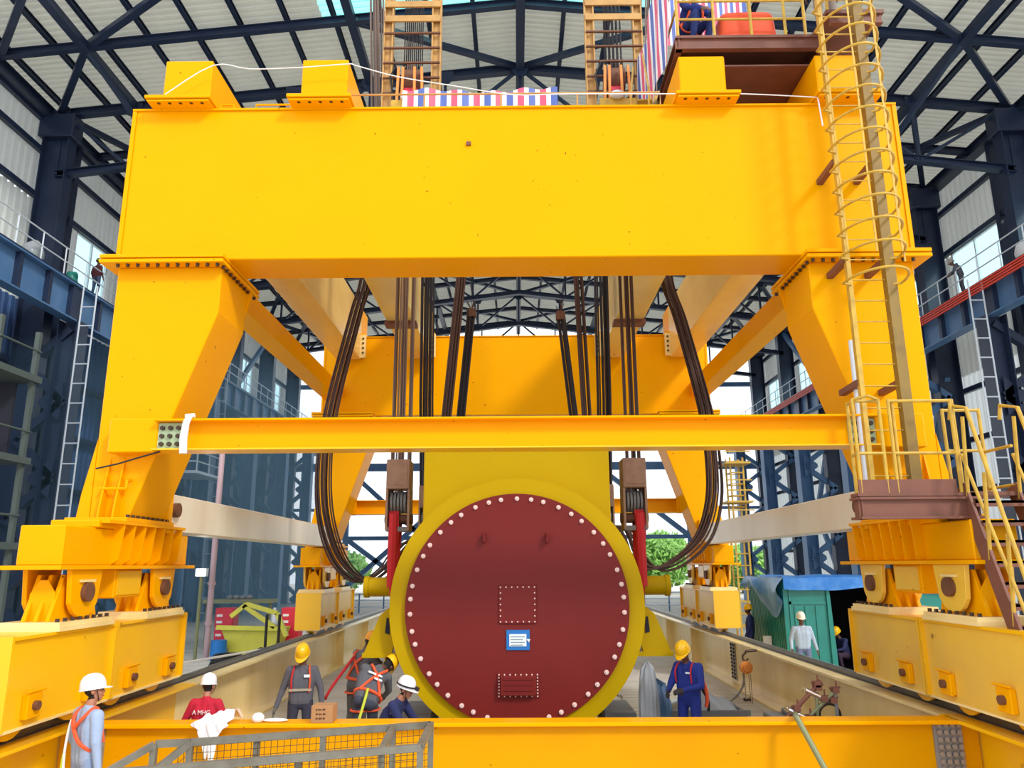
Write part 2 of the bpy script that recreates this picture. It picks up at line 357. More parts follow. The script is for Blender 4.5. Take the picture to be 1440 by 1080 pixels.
# columns: a crane chord under the crane girder and a building chord up to the roof, laced together
def hcol(b, x, y, z0, z1, h, w_): b.hb((x, y, z0), (x, y, z1), h, w_, .045, .03, (1, 0, 0))
for side, xc, xb, zg in ((-1, -18.1, -19.75, 9.8), (1, 19.4, 21.45, 9.75)):
    for i, ty in enumerate(TY):
        mcol = NAVY if i == 0 else NAVYL  # nearest columns take the shaded copy, the others the lit, hazy copy
        c = struct('steel_column', (xb, ty, FL))
        b = MB(); hcol(b, xb, ty, FL, roofz(xb) - .7, 1.15, .6); b.build('building_chord', NAVY, c)
        b = MB(); b.box(xb - .75, xb + .75, ty - .42, ty + .42, roofz(xb) - 1.7, roofz(xb) - .62); b.build('column_head', NAVY, c, bevel=.05)
        b = MB(); hcol(b, xc, ty, FL, zg, .8, .8); b.build('crane_chord', mcol, c)
        nz = 4; dz = (zg - FL - .6) / nz
        for k in range(nz):
            z = FL + .3 + dz * k; p = (xc, ty, z); q = (xb, ty, z + dz / 2); r = (xc, ty, z + dz)
            for a, e in ((p, q), (q, r)):
                b = MB(); b.bar(a, e, .30, .34, (0, 1, 0)); b.build('lacing', mcol, c)
            b = MB(); b.prism([(xc, z - .8), (xc - side * -.9, z - .1), (xc - side * -.9, z + .1), (xc, z + .8)], 'y', ty - .17, ty - .14); b.build('gusset', mcol, c)
    # crane girder of the hall, with web stiffeners
    g = struct('crane_girder', (xc, 45, zg)); x = xc
    zt = zg + 1.42
    b = MB(); b.box(x - .02, x + .02, 23.5, RY1, zg, zt); b.build('web', NAVYL, g)
    for z, w_ in ((zg, .5), (zt, .62)):
        b = MB(); b.box(x - w_ / 2, x + w_ / 2, 23.5, RY1, z - .03, z + .03); b.build('flange', NAVYL, g)
    for k in range(26):
        y = 24.2 + k * 1.82; b = MB(); w_ = .34 if k % 4 == 3 else .10
        b.box(x - side * .22, x - side * .02, y - w_, y + w_, zg + .03, zt - .03); b.build('stiffener', NAVY, g)
    # walkway deck and its handrail
    wk = struct('walkway', (xc, 45, zt))
    b = MB(); b.box(min(x - side * .3, xb - side * .55), max(x - side * .3, xb - side * .55), 23.5, RY1, zt + .03, zt + .10); b.build('walkway_deck', NAVY, wk)
    xr = x - side * .24
    for z in (zt + .65, zt + 1.22):
        b = MB(); b.tube([(xr, 23.5, z), (xr, RY1, z)], .032, 6); b.build('handrail', GAL, wk)
    for k in range(31):
        y = 24.0 + 1.5 * k; b = MB(); b.tube([(xr, y, zt + .03), (xr, y, zt + 1.22)], .028, 6); b.build('rail_post', GAL, wk)
# red conductor bars along the right girder
bb = thing('conductor_bar', (19.0, 45, 11.2), 'four thin orange red conductor bars running along the right crane girder', 'conductor bar')
for k in range(4):
    b = MB(); b.box(18.93, 19.0, 23.5, RY1, 10.76 + .11 * k, 10.82 + .11 * k); b.build('bar', BUS, bb)
# side walls of ribbed sheet, a strip of windows above the walkway
def corr_wall(x, side, y0, y1, z0, z1, m, par, per=0.42):
    n = max(1, int((y1 - y0) / per)); d = (y1 - y0) / n; prof = []
    for i in range(n):
        y = y0 + d * i; prof += [(y, 0), (y + d * .5, 0), (y + d * .58, .11), (y + d * .9, .11)]
    prof.append((y1, 0)); k = len(prof); b = MB()
    b.add([(x + side * o, y, z) for z in (z0, z1) for y, o in prof], [(i, i + 1, k + i + 1, k + i) for i in range(k - 1)])
    return b.build('wall_sheet', m, par, fix=False)
wn = 0
for side, x, zw0, zw1, nm in ((-1, XL, 12.2, 15.4, 'wall_left'), (1, XR, 12.6, 15.3, 'wall_right')):
    wl = struct(nm, (x, 45, 5)); top = roofz(x) + .1
    corr_wall(x, side, 22.5, RY1, zw1, top, SIDE, wl)
    if side < 0: corr_wall(x, side, 22.5, RY1, FL, 10.9, LBLUE, wl); corr_wall(x, side, 22.5, RY1, 10.9, zw0, SIDE, wl)
    else: corr_wall(x, side, 22.5, RY1, FL, 9.0, SIDEB, wl); corr_wall(x, side, 22.5, RY1, 9.0, zw0, SIDE, wl)
    lasty = 22.5
    for ty in ([22.7] if side > 0 else []) + TY:
        a, e = (ty + 3.4, ty + 6.2) if side < 0 else (ty + 2.9, ty + 6.7)
        corr_wall(x, side, lasty, a, zw0, zw1, SIDE, wl); lasty = e
        if e > RY1: lasty = min(e, RY1); continue
        wn += 1; wd = struct('window_%d' % wn, (x, (a + e) / 2, zw0))
        b = MB(); fw = .12
        for p, q in (((a, zw0), (e, zw0)), ((a, zw1), (e, zw1))): b.bar((x, p[0], p[1]), (x, q[0], q[1]), fw, fw)
        for y in (a, e): b.bar((x, y, zw0), (x, y, zw1), fw, fw)
        b.build('window_frame', WHITE, wd)
        for y in ((a + e) / 2,):
            b = MB(); b.bar((x, y, zw0), (x, y, zw1), .09, .09); b.build('mullion', WHITE, wd)
        for y0, y1 in ((a, (a + e) / 2), ((a + e) / 2, e)):
            b = MB(); b.box(x - .01, x + .01, y0 + .05, y1 - .05, zw0 + .05, zw1 - .05); b.build('pane', GLASS, wd)
    if lasty < RY1: corr_wall(x, side, lasty, RY1, zw0, zw1, SIDE, wl)
    for z in (1.0, 3.4, 5.8, 8.2, zw0 - .1, zw1 + .1, 17.6, 19.0):
        b = MB(); b.bar((x - side * .16, 22.5, z), (x - side * .16, RY1, z), .2, .24); b.build('girt', NAVY, wl)
    for ty in TY:
        for y in (ty + 2.4,):
            b = MB(); b.bar((x - side * .2, y, FL), (x - side * .2, y, top - .4), .25, .3); b.build('wall_post', NAVY, wl)
# diagonal braces between columns of each side
for side, xb in ((-1, -19.75), (1, 21.45)):
    t = struct('wall_bracing', (xb, 45, 3))
    for i in (1, 3):
        for (y0, z0), (y1, z1) in (((TY[i], FL + 1), (TY[i + 1], 9)), ((TY[i], 9), (TY[i + 1], FL + 1)), ((TY[i], 11.6), (TY[i + 1], 18))):
            b = MB(); b.bar((xb, y0, z0), (xb, y1, z1), .26, .3); b.build('brace', NAVYL, t)
# far end of the hall: open frame of posts, rails and braces
fe = struct('wall_far', (0, RY1, 5))
for x in (-15.2, -8.3, 7.6, 15.4):
    b = MB(); b.hb((x, RY1, FL), (x, RY1, roofz(x) - .5), .55, .4, .04, .04, (0, 1, 0)); b.build('end_post', NAVYL, fe)
for z, h in ((2.4, .35), (4.9, .25), (8.7, .7), (12.5, .3), (16.2, .4)):
    b = MB(); b.bar((XL, RY1, z), (XR, RY1, z), .3, h); b.build('end_rail', NAVYL, fe)
for x0, z0, x1, z1 in ((-15.2, 8.5, -8.3, 2.4), (-15.2, -2, -8.3, 4), (-8.3, 8.5, -3.2, 2.6), (-15.2, 2.4, -8.3, -2.5), (7.6, 8.5, 15.4, 2.4)):
    b = MB(); b.bar((x0, RY1, z0), (x1, RY1, z1), .4, .5, (0, 1, 0)); b.build('brace', NAVYL, fe)
# trees beyond the open end, far away
def leafy(b, c, r, n):
    for i in range(n):
        d = Vector((random.gauss(0, 1), random.gauss(0, 1), random.gauss(0, 1))).normalized() * (random.random() ** .4)
        p = Vector((c[0] + d.x * r[0], c[1] + d.y * r[1], c[2] + d.z * r[2])); s = random.uniform(.25, .5)
        u = Vector((random.gauss(0, 1), random.gauss(0, 1), random.gauss(0, 1))).normalized(); v_ = u.orthogonal().normalized()
        b.add([p - u * s, p + v_ * s * .5, p + u * s, p - v_ * s * .5], [(0, 1, 2, 3)])
tl = ['bushy green tree beyond the open end left of the drum', 'round green tree seen just right of the red sling and drum',
      'green tree behind the rear yellow bogie on the right', 'tall pale green tree seen between rear right leg and yellow ladder tower']
for (x, y, r, h), lb in zip(((-19.5, 84, 4.0, 4.4), (15.5, 84, 3.4, 6.0), (24.0, 84, 3.6, 4.6), (32.5, 84, 3.8, 6.2)), tl):
    t = thing('tree', (x, y, FL), lb, 'tree')
    b = MB(); leafy(b, (x, y, FL + h * .58), (r, r, h * .5), 2200); b.build('foliage', LEAF, t, fix=False, kind='stuff')
    b = MB(); b.tube([(x, y, FL), (x + .1, y, FL + h * .3), (x, y, FL + h * .8)], [.3, .22, .08], 8); b.build('trunk', BARK, t)

# welding haze hanging in the lower hall
HAZE = bpy.data.materials.new('haze'); HAZE.use_nodes = True
_n = HAZE.node_tree.nodes; _n.remove(_n['Principled BSDF'])
_v = _n.new('ShaderNodeVolumeScatter'); _v.inputs['Color'].default_value = (0.42, 0.74, 1.0, 1); _v.inputs['Density'].default_value = 0.05; _v.inputs['Anisotropy'].default_value = 0.3
_a = _n.new('ShaderNodeVolumeAbsorption'); _a.inputs['Color'].default_value = (0.42, 0.74, 1.0, 1); _a.inputs['Density'].default_value = 0.05
_s = _n.new('ShaderNodeAddShader'); HAZE.node_tree.links.new(_v.outputs[0], _s.inputs[0]); HAZE.node_tree.links.new(_a.outputs[0], _s.inputs[1])
HAZE.node_tree.links.new(_s.outputs[0], _n['Material Output'].inputs['Volume'])
b = MB(); b.box(XL + .15, -9.5, 27.5, 50.0, FL + .01, 8.5); b.build('haze', HAZE, kind='stuff')
# ================================================================== RUNWAY AND CRANE
RT = -1.85          # top of the runway beams
for s, nm in ((-1, 'left'), (1, 'right')):
    r = thing('runway_beam', (s * 5.6, 18, FL), 'long yellow runway girder with steel rail on top on the %s of the pit' % nm, 'beam', None)
    x = s * 5.62
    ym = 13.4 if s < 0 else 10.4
    for ya, yb_, mm in ((4.0, ym, Y2), (ym + .006, 40, PALE)):  # yellow near stretch; the far stretch has its reflection painted in
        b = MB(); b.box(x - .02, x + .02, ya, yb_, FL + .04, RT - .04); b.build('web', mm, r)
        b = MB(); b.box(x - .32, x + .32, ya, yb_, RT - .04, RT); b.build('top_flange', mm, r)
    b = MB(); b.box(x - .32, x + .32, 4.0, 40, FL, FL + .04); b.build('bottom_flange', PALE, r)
    b = MB(); b.box(x - .04, x + .04, 4.0, 40, RT, RT + .05); b.box(x - .07, x + .07, 4.0, 40, RT, RT + .012); b.box(x - .038, x + .038, 4.0, 40, RT + .045, RT + .085)
    b.build('rail', RAIL, r)
    for y in (21.0,):
        b = MB(); b.box(x - s * .02, x - s * .045, y - .2, y + .2, FL + .08, RT - .08); p = b.build('splice_plate', SPLICE, r)
        for k in range(11):
            for dy in (-.12, .12): put('bolt', HEXN, p, (x - s * .055, y + dy, FL + .14 + k * .088), (0, PI / 2, 0))
    for y in (14.2, 17.6, 25, 29):
        b = MB(); b.box(x - s * .02, x - s * .25, y - .008, y + .008, FL + .04, RT - .04)
        if y > 20: b.build('stiffener', PALE, r)
    if s < 0:
        cu = bpy.data.curves.new('paint_mark', 'FONT'); cu.body = '20'; cu.size = .46; cu.extrude = .001
        o = bpy.data.objects.new('paint_mark', cu); me = bpy.data.meshes.new_from_object(o); bpy.data.objects.remove(o)
        me.materials.append(GREENP); p0 = at(158, 1019, 10); yy = 10.15
        o = put('paint_mark', me, r, (x + .024, yy, -2.28)); o.rotation_euler = (PI / 2, .12, PI / 2)
cb = thing('cross_beam', (0, 10.1, FL), 'yellow steel cross beam joining both runway girders in the foreground', 'beam')
b = MB(); b.box(-5.58, 5.58, 10.08, 10.12, FL + .04, RT - .04); b.build('web', YC, cb)
b = MB(); b.box(-5.33, 5.33, 9.96, 10.28, RT - .045, RT); b.build('top_flange', Y1, cb, bevel=.006)
b = MB(); b.box(-5.33, 5.33, 9.96, 10.28, FL, FL + .04); b.build('bottom_flange', Y2, cb)
for x in (-5.2, 5.2):
    b = MB(); b.box(x - .17, x + .17, 10.045, 10.08, FL + .1, RT - .06); p = b.build('splice_plate', SPLICE, cb)
    for i in range(4):
        for k in range(12): put('bolt', HEXL, p, (x - .12 + .08 * i, 10.03, FL + .16 + k * .082))

cr = thing('gantry_crane', (0, 17.1, RT), 'huge yellow four legged gantry crane standing astride the round red and yellow drum', 'crane')
B = .014
def mir(s, rear): return (lambda x, y, z: (s * x, (34.2 - y) if rear else y, z))
def bolts(par, me, pts, T, rot=None):
    for p in pts: put('bolt', me, par, T(*p), rot)
for rear in (False, True):
    T1 = mir(1, rear); fc = 'rear' if rear else 'front'
    # main cross girder
    b = MB(T1); b.box(-5.84, 5.84, 10.6, 11.4, 4.42, 6.89); g = b.build('main_girder', Y1, cr, bevel=B)
    b = MB(T1); b.box(-5.89, 5.89, 10.57, 11.43, 6.88, 6.91); b.build('top_plate', Y1, g)
    for x in (-5.86, 5.86):
        b = MB(T1); b.box(x - .03, x + .03, 10.58, 11.42, 4.43, 6.88); b.build('end_plate', Y1, g)
    # lower tie between the two legs
    b = MB(T1); b.box(-4.9, 4.9, 10.37, 10.40, 1.55, 1.94); t = b.build('lower_tie', Y1, cr)
    b = MB(T1); b.box(-4.9, 4.9, 10.20, 10.58, 1.93, 1.96); b.build('top_flange', Y1, t, bevel=.005)
    b = MB(T1); b.box(-4.9, 4.9, 10.20, 10.58, 1.53, 1.555); b.build('bottom_flange', Y2, t, bevel=.005)
    for s in (-1, 1):
        T = mir(s, rear)
        # bracket on the leg and splice plate of the tie
        b = MB(T); b.box(4.88, 5.55, 10.32, 10.62, 1.52, 1.99); b.build('tie_bracket', Y1, cr, bevel=B)
        b = MB(T); b.box(4.52, 4.90, 10.335, 10.37, 1.56, 1.92); p = b.build('splice_plate', MINT, cr)
        if not rear: bolts(p, HEXY, [(4.60 + .11 * i, 10.32, 1.63 + .11 * k) for i in range(3) for k in range(3)], T)
        # leg: wide head, sloping inner edge, narrow foot
        poly = [(5.84, 4.30), (4.31, 4.30), (4.31, 3.60), (5.30, .66), (5.84, .66)]
        b = MB(T); b.prism(poly, 'y', 10.6, 11.66); lg = b.build('leg', Y1, cr, bevel=B)
        b = MB(T)
        for y in (10.60, 10.98, 11.32, 11.62):
            b.prism([(5.84, .66), (6.02, .66), (5.98, 1.0), (5.84, 1.75)], 'y', y, y + .03)
        b.build('foot_rib', Y1, lg)
        b = MB(T)
        for x in (5.42, 5.62): b.prism([(10.6, .66), (10.42, .66), (10.46, .9), (10.6, 1.5)], 'x', x, x + .025)
        b.build('front_rib', Y1, lg)
        b = MB(T); b.tube([(5.32, 10.6, 1.18), (5.32, 10.5, 1.16), (5.32, 10.5, 1.06), (4.98 + .35, 10.5, 1.05), (5.68, 10.5, 1.05), (5.68, 10.6, 1.06)], .02, 6); b.build('grab_rail', Y1, lg)
        # bolted flanges at the leg head
        for z0, z1 in ((4.30, 4.355), (4.375, 4.43)):
            b = MB(T); b.box(4.22, 6.02, 10.38, 12.0, z0, z1); b.build('head_flange', Y1, lg, bevel=.006)
        bolts(lg, HEXN, [(4.32 + .145 * i, 10.45, 4.275) for i in range(11)], T)
        bolts(lg, HEXN, [(4.27, 10.55 + .15 * i, 4.275) for i in range(10)], T)
        b = MB(T)
        b.prism([(4.22, 4.3), (4.31, 4.3), (4.31, 3.9)], 'y', 11.66, 11.70); b.build('head_rib', Y1, lg)
        # foot flange
        b = MB(T); b.box(5.22, 6.06, 10.40, 11.86, .60, .66); b.build('foot_flange', Y1, lg, bevel=.006)
        bolts(lg, HEXN, [(5.26, 10.5 + .15 * i, .68) for i in range(9)], T)
        # equalizer beam
        b = MB(T); b.box(5.36, 5.90, 9.25, 12.75, 0.03, .50); eq = b.build('equalizer_beam', Y1, cr, bevel=B)
        b = MB(T); b.box(5.32, 5.94, 9.9, 12.2, .50, .60); b.build('saddle', Y1, eq, bevel=B)
        b = MB(T); b.box(5.27, 6.04, 9.1, 12.9, -.02, .03); b.build('base_plate', Y1, eq, bevel=.006)
        b = MB(T); b.box(5.20, 5.36, 9.95, 12.25, .56, .60); b.build('shelf_plate', Y1, eq)
        for k in range(7):
            y = 10.35 + .30 * k; b = MB(T); b.prism([(5.36, .56), (5.21, .56), (5.25, .1), (5.36, .03)], 'y', y, y + .03); b.build('rib', Y1, eq)
        b = MB(T); b.box(5.40, 5.86, 10.62, 11.38, -.40, -.02); b.build('centre_block', Y1, eq, bevel=B)
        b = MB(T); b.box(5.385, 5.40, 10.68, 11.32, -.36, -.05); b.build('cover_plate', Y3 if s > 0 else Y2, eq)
        # two bogies, each with a pin bracket, box and wheels
        for yc, y0, y1 in ((9.8, 8.42, 10.56), (11.95, 10.62, 12.76)):
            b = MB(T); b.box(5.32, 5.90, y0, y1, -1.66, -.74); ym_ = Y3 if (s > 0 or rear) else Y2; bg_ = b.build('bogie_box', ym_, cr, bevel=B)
            for y in (y0 - .02, y1 - .02): b = MB(T); b.box(5.27, 5.95, y, y + .04, -1.65, -.70); b.build('end_flange', Y2, bg_)
            b = MB(T); b.box(5.28, 5.94, y0, y1, -.745, -.71); b.build('top_flange', Y2, bg_)
            b = MB(T); b.box(5.29, 5.93, y0, y1, -1.67, -1.645); b.build('bottom_flange', PALE, bg_)
            b = MB(T); b.box(5.24, 5.98, yc - .62, yc + .62, -.71, -.655); b.box(5.26, 5.96, yc - .6, yc + .6, -.655, -.61)
            b.build('pin_base', PALE, bg_)
            bolts(bg_, HEXN, [(5.32, yc - .55 + .157 * i, -.59) for i in range(8)], T)
            # hanging pin plates under the equalizer
            for x0 in (5.33, 5.86):
                b = MB(T); pl = [(yc - .36, -.02), (yc - .30, -.42)] + [(yc + .27 * math.cos(a), -.42 + .17 * math.sin(a)) for a in [PI + PI * i / 8 for i in range(1, 8)]] + [(yc + .30, -.42), (yc + .36, -.02)]
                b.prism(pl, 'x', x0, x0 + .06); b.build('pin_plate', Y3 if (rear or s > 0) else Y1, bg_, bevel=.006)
            b = MB(T); b.cyl((5.27, yc, -.29), (5.98, yc, -.29), .115, 20); b.build('pin', RUST, bg_)
            b = MB(T); b.box(5.30, 5.33, yc - .16, yc + .16, -.17, -.14); b.build('keeper', PALE, bg_)
            # upright ribs on the box
            for x0 in (5.44, 5.58, 5.72):
                b = MB(T); b.prism([(yc - .52, -.61), (yc - .30, -.08), (yc + .30, -.08), (yc + .52, -.61)], 'x', x0, x0 + .05); b.build('bracket_plate', Y1, bg_, bevel=.005)
            for yy in (yc - .42, yc + .40):
                b = MB(T); b.prism([(5.46, -.61), (5.76, -.61), (5.76, -.3), (5.66, -.14), (5.56, -.14), (5.46, -.3)], 'y', yy, yy + .02); b.build('bracket_web', Y1, bg_)
            for wy in (y0 + .48, y1 - .48):
                b = MB(T); b.cyl((5.54, wy, -1.45), (5.70, wy, -1.45), .315, 24); b.cyl((5.50, wy, -1.45), (5.535, wy, -1.45), .36, 24); b.build('wheel', Y2, bg_, smooth=True)
                b = MB(T); b.box(5.25, 5.32, wy - .13, wy + .13, -1.58, -1.32); b.box(5.23, 5.25, wy - .17, wy + .17, -1.31, -1.285); ac = b.build('axle_cap', Y1, bg_, bevel=.008)
                b = MB(T); b.cyl((5.20, wy, -1.45), (5.25, wy, -1.45), .05, 10); b.build('axle_end', RUST, bg_)
        # ties running from front to rear, built once
        if not rear:
            Tm = mir(s, False)
            b = MB(Tm); b.box(5.33, 5.82, 11.4, 22.8, 4.93, 5.40); b.build('upper_tie', Y1, cr, bevel=B)
            b = MB(Tm); b.box(5.30, 5.72, 11.75, 22.45, .53, 1.10); b.build('side_tie', TIE, cr, bevel=B)
            for y in (11.68, 22.40):
                b = MB(Tm); b.box(5.24, 5.40, y, y + .14, .5, 1.24); b.build('tie_end_plate', Y1, cr)
                b = MB(Tm); b.cyl((5.22, y + (.32 if y < 15 else -.2), .86), (5.30, y + (.32 if y < 15 else -.2), .86), .11, 16); b.build('tie_pin', RUST, cr)
            # trolley girders
            for x0, x1 in ((2.60, 3.32), (4.74, 5.48)):
                b = MB(Tm)
                b.box(x0, x1, 12.05, 22.7, 6.16, 7.79); gg = b.build('trolley_girder', GIRD, cr, bevel=B)
                for y0, y1 in ((10.62, 12.05), (22.7, 23.58)):
                    b = MB(Tm); b.box(x0, x1, y0, y1, 6.99, 7.79); b.build('end_block', Y1, gg, bevel=B)
                b = MB(Tm); b.box(x0, x1, 11.4, 12.05, 6.16, 6.99); b.build('end_step', GIRD, gg)
                for y0, y1 in ((10.33, 11.5), (22.7, 23.87)):
                    b = MB(Tm); b.box(x0 - .13, x1 + .13, y0, y1, 6.945, 7.0); b.build('seat_plate', Y1, gg, bevel=.006)
                    b = MB(Tm); b.box(x0 - .10, x1 + .10, y0 + .03, y1, 6.905, 6.935); b.build('shim_plate', Y1, gg)
                bolts(gg, HEXN, [(x0 + .02 + .165 * i, 10.42, 6.92) for i in range(5)], Tm)
                b = MB(Tm)
                xs = x0 - .16
                b.box(xs, x0, 22.62, 22.70, 6.2, 6.92); p = b.build('splice_plate', PALE, gg)
                bolts(p, HEXY, [(xs + .08, 22.61, 6.35 + .15 * k) for k in range(4)], Tm)
                b = MB(Tm); b.box(x0 - .05, x1 + .05, 18.9, 19.3, 6.06, 6.16)
                if x0 < 3: b.build('bottom_splice', BROWN, gg)
# small handrail stubs on the girder top
for x0, x1 in ((-4.05, -3.5), (-4.6, -4.4)):
    b = MB(); b.tube([(x0, 10.75, 6.91), (x0, 10.75, 7.08), (x1, 10.75, 7.08), (x1, 10.75, 6.91)], .018, 6); b.build('hand_grip', Y1, cr)
b = MB()
b.tube([(-2.6, 10.72, 6.91), (-2.6, 10.72, 7.22), (2.3, 10.72, 7.22), (2.3, 10.72, 6.91)], .017, 6)
for x in (-1.4, -.2, 1.0): b.tube([(x, 10.72, 6.91), (x, 10.72, 7.22)], .015, 6)
b.build('top_guard_rail', TAN, cr)
pb = at(659, 202, 10.59); b = MB(); b.box(pb.x - .035, pb.x + .035, 10.57, 10.6, pb.z - .03, pb.z + .03); b.build('lug', BROWN, cr)
# ------------------------------------------------------------------ caged ladder, landing and steps on the right front leg
b = MB(); b.box(4.58, 4.64, 9.98, 10.06, .95, 10.2); ld = b.build('ladder', YR, cr)
b = MB(); b.box(5.10, 5.24, 9.96, 10.08, .95, 10.2); b.build('ladder_stile', OLIVE, ld)
RUNG = proto(lambda b: b.cyl((-.24, 0, 0), (.24, 0, 0), .011, 6), 'rung', YR)
for k in range(31): put('rung', RUNG, ld, (4.86, 10.02, 1.1 + .30 * k))
def hoopf(b):
    b.tube([(-.27, 0, 0)] + [(-.40 * math.cos(a), -.05 - .62 * math.sin(a), 0) for a in [PI * i / 14 for i in range(15)]] + [(.30, 0, 0)], .019, 6)
HOOP = proto(hoopf, 'cage_hoop', YR, True)
for k in range(20): put('cage_hoop', HOOP, ld, (4.88, 9.98, 3.72 + (0 if k < 1 else .05) + .325 * k))
for a in (.35, 1.15, 2.0, 2.8):
    x = 4.88 - .40 * math.cos(a); y = 9.93 - .62 * math.sin(a)
    b = MB(); b.bar((x, y, 3.95), (x, y, 10.2), .022, .012); b.build('cage_strip', YR, ld)
for z in (2.35, 4.1, 5.6):
    for x in (4.60, 5.15):
        b = MB(); b.bar((x, 10.02, z), (x, 10.6, z - .02), .09, .08); b.build('wall_bracket', BROWN, ld)
b = MB(); b.cyl((4.66, 10.25, .9), (4.66, 10.25, 3.0), .05, 10); b.build('conduit', GAL, cr)
# landing
b = MB(); b.prism([(4.10, 9.30), (5.55, 9.30), (5.55, 10.5), (4.95, 10.5), (4.60, 10.1), (4.10, 9.52)], 'z', .78, .82); lan = b.build('landing', BROWN, cr)
for p, q in (((4.10, 9.33), (5.55, 9.33)), ((4.14, 9.3), (4.14, 9.52)), ((5.52, 9.3), (5.52, 10.5))):
    b = MB(); b.hb((p[0], p[1], .64), (q[0], q[1], .64), .26, .12, .03, .02); b.build('edge_beam', BROWN, lan)
b = MB(); b.box(4.12, 5.3, 9.31, 9.325, .82, .98); b.build('toe_board', BROWN, lan)
def pipe(par, name, pts, r, m=YR, n=8):
    b = MB(); b.tube(pts, r, n); return b.build(name, m, par)
for z in (1.30, 1.95):
    pipe(lan, 'guard_rail', [(4.60, 9.33, z), (5.36, 9.33, z)], .02)
    pipe(lan, 'guard_rail', [(4.16, 9.33, z), (4.18, 9.52, z)], .02)
    pipe(lan, 'guard_rail', [(4.16, 9.33, z), (4.48, 9.33, z)], .02)
for x, y in ((4.16, 9.33), (4.48, 9.33), (4.60, 9.33), (5.36, 9.33), (4.18, 9.52), (4.66, 9.36), (5.40, 9.36)):
    pipe(lan, 'rail_post', [(x, y, .82), (x, y, 1.97)], .022)
pipe(lan, 'guard_rail', [(4.16, 9.33, 1.97), (4.30, 9.2, 1.99), (4.48, 9.33, 1.97)], .018)
# steps coming down towards the front
S0 = Vector((5.40, 9.30, .78)); S1 = Vector((5.40, 8.52, -1.30)); wdt = .62
st = None
for x in (5.40, 5.40 + wdt):
    b = MB(); b.bar((x, S0.y + .1, S0.z + .12), (x, S1.y, S1.z), .035, .20, (0, 1, 0))
    o = b.build('steps', BROWN, cr) if st is None else b.build('stringer', BROWN, st)
    st = st or o
for k in range(9):
    t = (k + .3) / 9; p = S0.lerp(S1, t)
    b = MB(); b.box(5.42, 5.38 + wdt, p.y - .10, p.y + .12, p.z - .03, p.z); b.box(5.42, 5.38 + wdt, p.y - .10, p.y - .085, p.z - .07, p.z); b.build('tread', BROWN, st)
for x in (5.40, 5.40 + wdt):
    off = Vector((0, -.12, .98)); d = S1 - S0
    A = Vector((x, S0.y, S0.z)); E = Vector((x, S1.y, S1.z))
    pipe(st, 'handrail', [A + Vector((0, .15, .95)), A + Vector((0, .1, 1.12)), A + off + Vector((0, -.1, .05)), E + off], .024)
    pipe(st, 'mid_rail', [A + Vector((0, 0, .5)), E + Vector((0, -.1, .5))], .02)
    for t in (.02, .36, .70, .98):
        p = A.lerp(E, t); pipe(st, 'rail_post', [p + Vector((0, 0, 0)), p + Vector((0, -.11, .98))], .022)
b = MB(); b.box(5.40, 6.05, 9.3, 9.9, .78, .83); b.build('step_landing', BROWN, st)
for x in (5.55, 6.02):
    pipe(st, 'rail_post', [(x, 9.86, .8), (x, 9.86, 1.95)], .022)
    pipe(st, 'guard_rail', [(6.02, 9.3, .86 + (x - 5.5)), (6.02, 9.86, .86 + (x - 5.5))], .02)
pipe(st, 'guard_rail', [(5.55, 9.86, 1.93), (6.02, 9.86, 1.93)], .02); pipe(st, 'guard_rail', [(5.55, 9.86, 1.4), (6.02, 9.86, 1.4)], .02)
# service platform on top of the right trolley girders
b = MB(); b.box(2.62, 5.0, 10.75, 14.4, 8.22, 8.27); sp = b.build('service_platform', BROWN, cr)
for p, q in (((2.6, 10.78), (5.0, 10.78)), ((2.66, 10.75), (2.66, 14.4)), ((4.96, 10.75), (4.96, 14.4)), ((2.6, 14.36), (5.0, 14.36))):
    b = MB(); b.hb((p[0], p[1], 8.12), (q[0], q[1], 8.12), .22, .10, .02, .02); b.build('edge_beam', BROWN, sp)
for y in (11.8, 12.9):
    b = MB(); b.hb((2.66, y, 8.08), (4.96, y, 8.08), .18, .10, .02, .02); b.build('cross_beam', BROWN, sp)
b = MB(); b.bar((3.35, 10.9, 7.9), (3.35, 14.2, 7.9), .12, .12); b.box(3.30, 4.75, 14.3, 14.42, 6.95, 8.2); b.build('back_panel', BROWN, sp)
b = MB(); b.box(2.68, 4.94, 10.9, 14.3, 7.80, 7.83); b.build('under_deck', BROWN, sp)
for x in (2.66, 3.25, 3.85, 4.4, 4.72):
    pipe(sp, 'rail_post', [(x, 10.80, 8.27), (x, 10.80, 9.40)], .026)
for z in (8.60, 8.94, 9.40): pipe(sp, 'guard_rail', [(2.66, 10.80, z), (4.72, 10.80, z)], .02)
for z in (8.82, 9.38): pipe(sp, 'guard_rail', [(2.66, 10.8, z), (2.66, 14.3, z)], .02)
for y in (11.8, 13.0, 14.3): pipe(sp, 'rail_post', [(2.66, y, 8.27), (2.66, y, 9.40)], .024)
b = MB(); b.box(4.85, 5.75, 10.3, 11.6, 8.30, 8.36); b.hb((4.9, 10.32, 8.2), (5.7, 10.32, 8.2), .2, .1); lp = b.build('ladder_landing', BROWN, cr)
for x in (4.90, 5.32): pipe(lp, 'rail_post', [(x, 10.35, 8.3), (x, 10.35, 9.6)], .026)
pipe(lp, 'guard_rail', [(4.72, 10.8, 9.3), (4.92, 10.35, 9.3), (5.7, 10.35, 9.3)], .02)
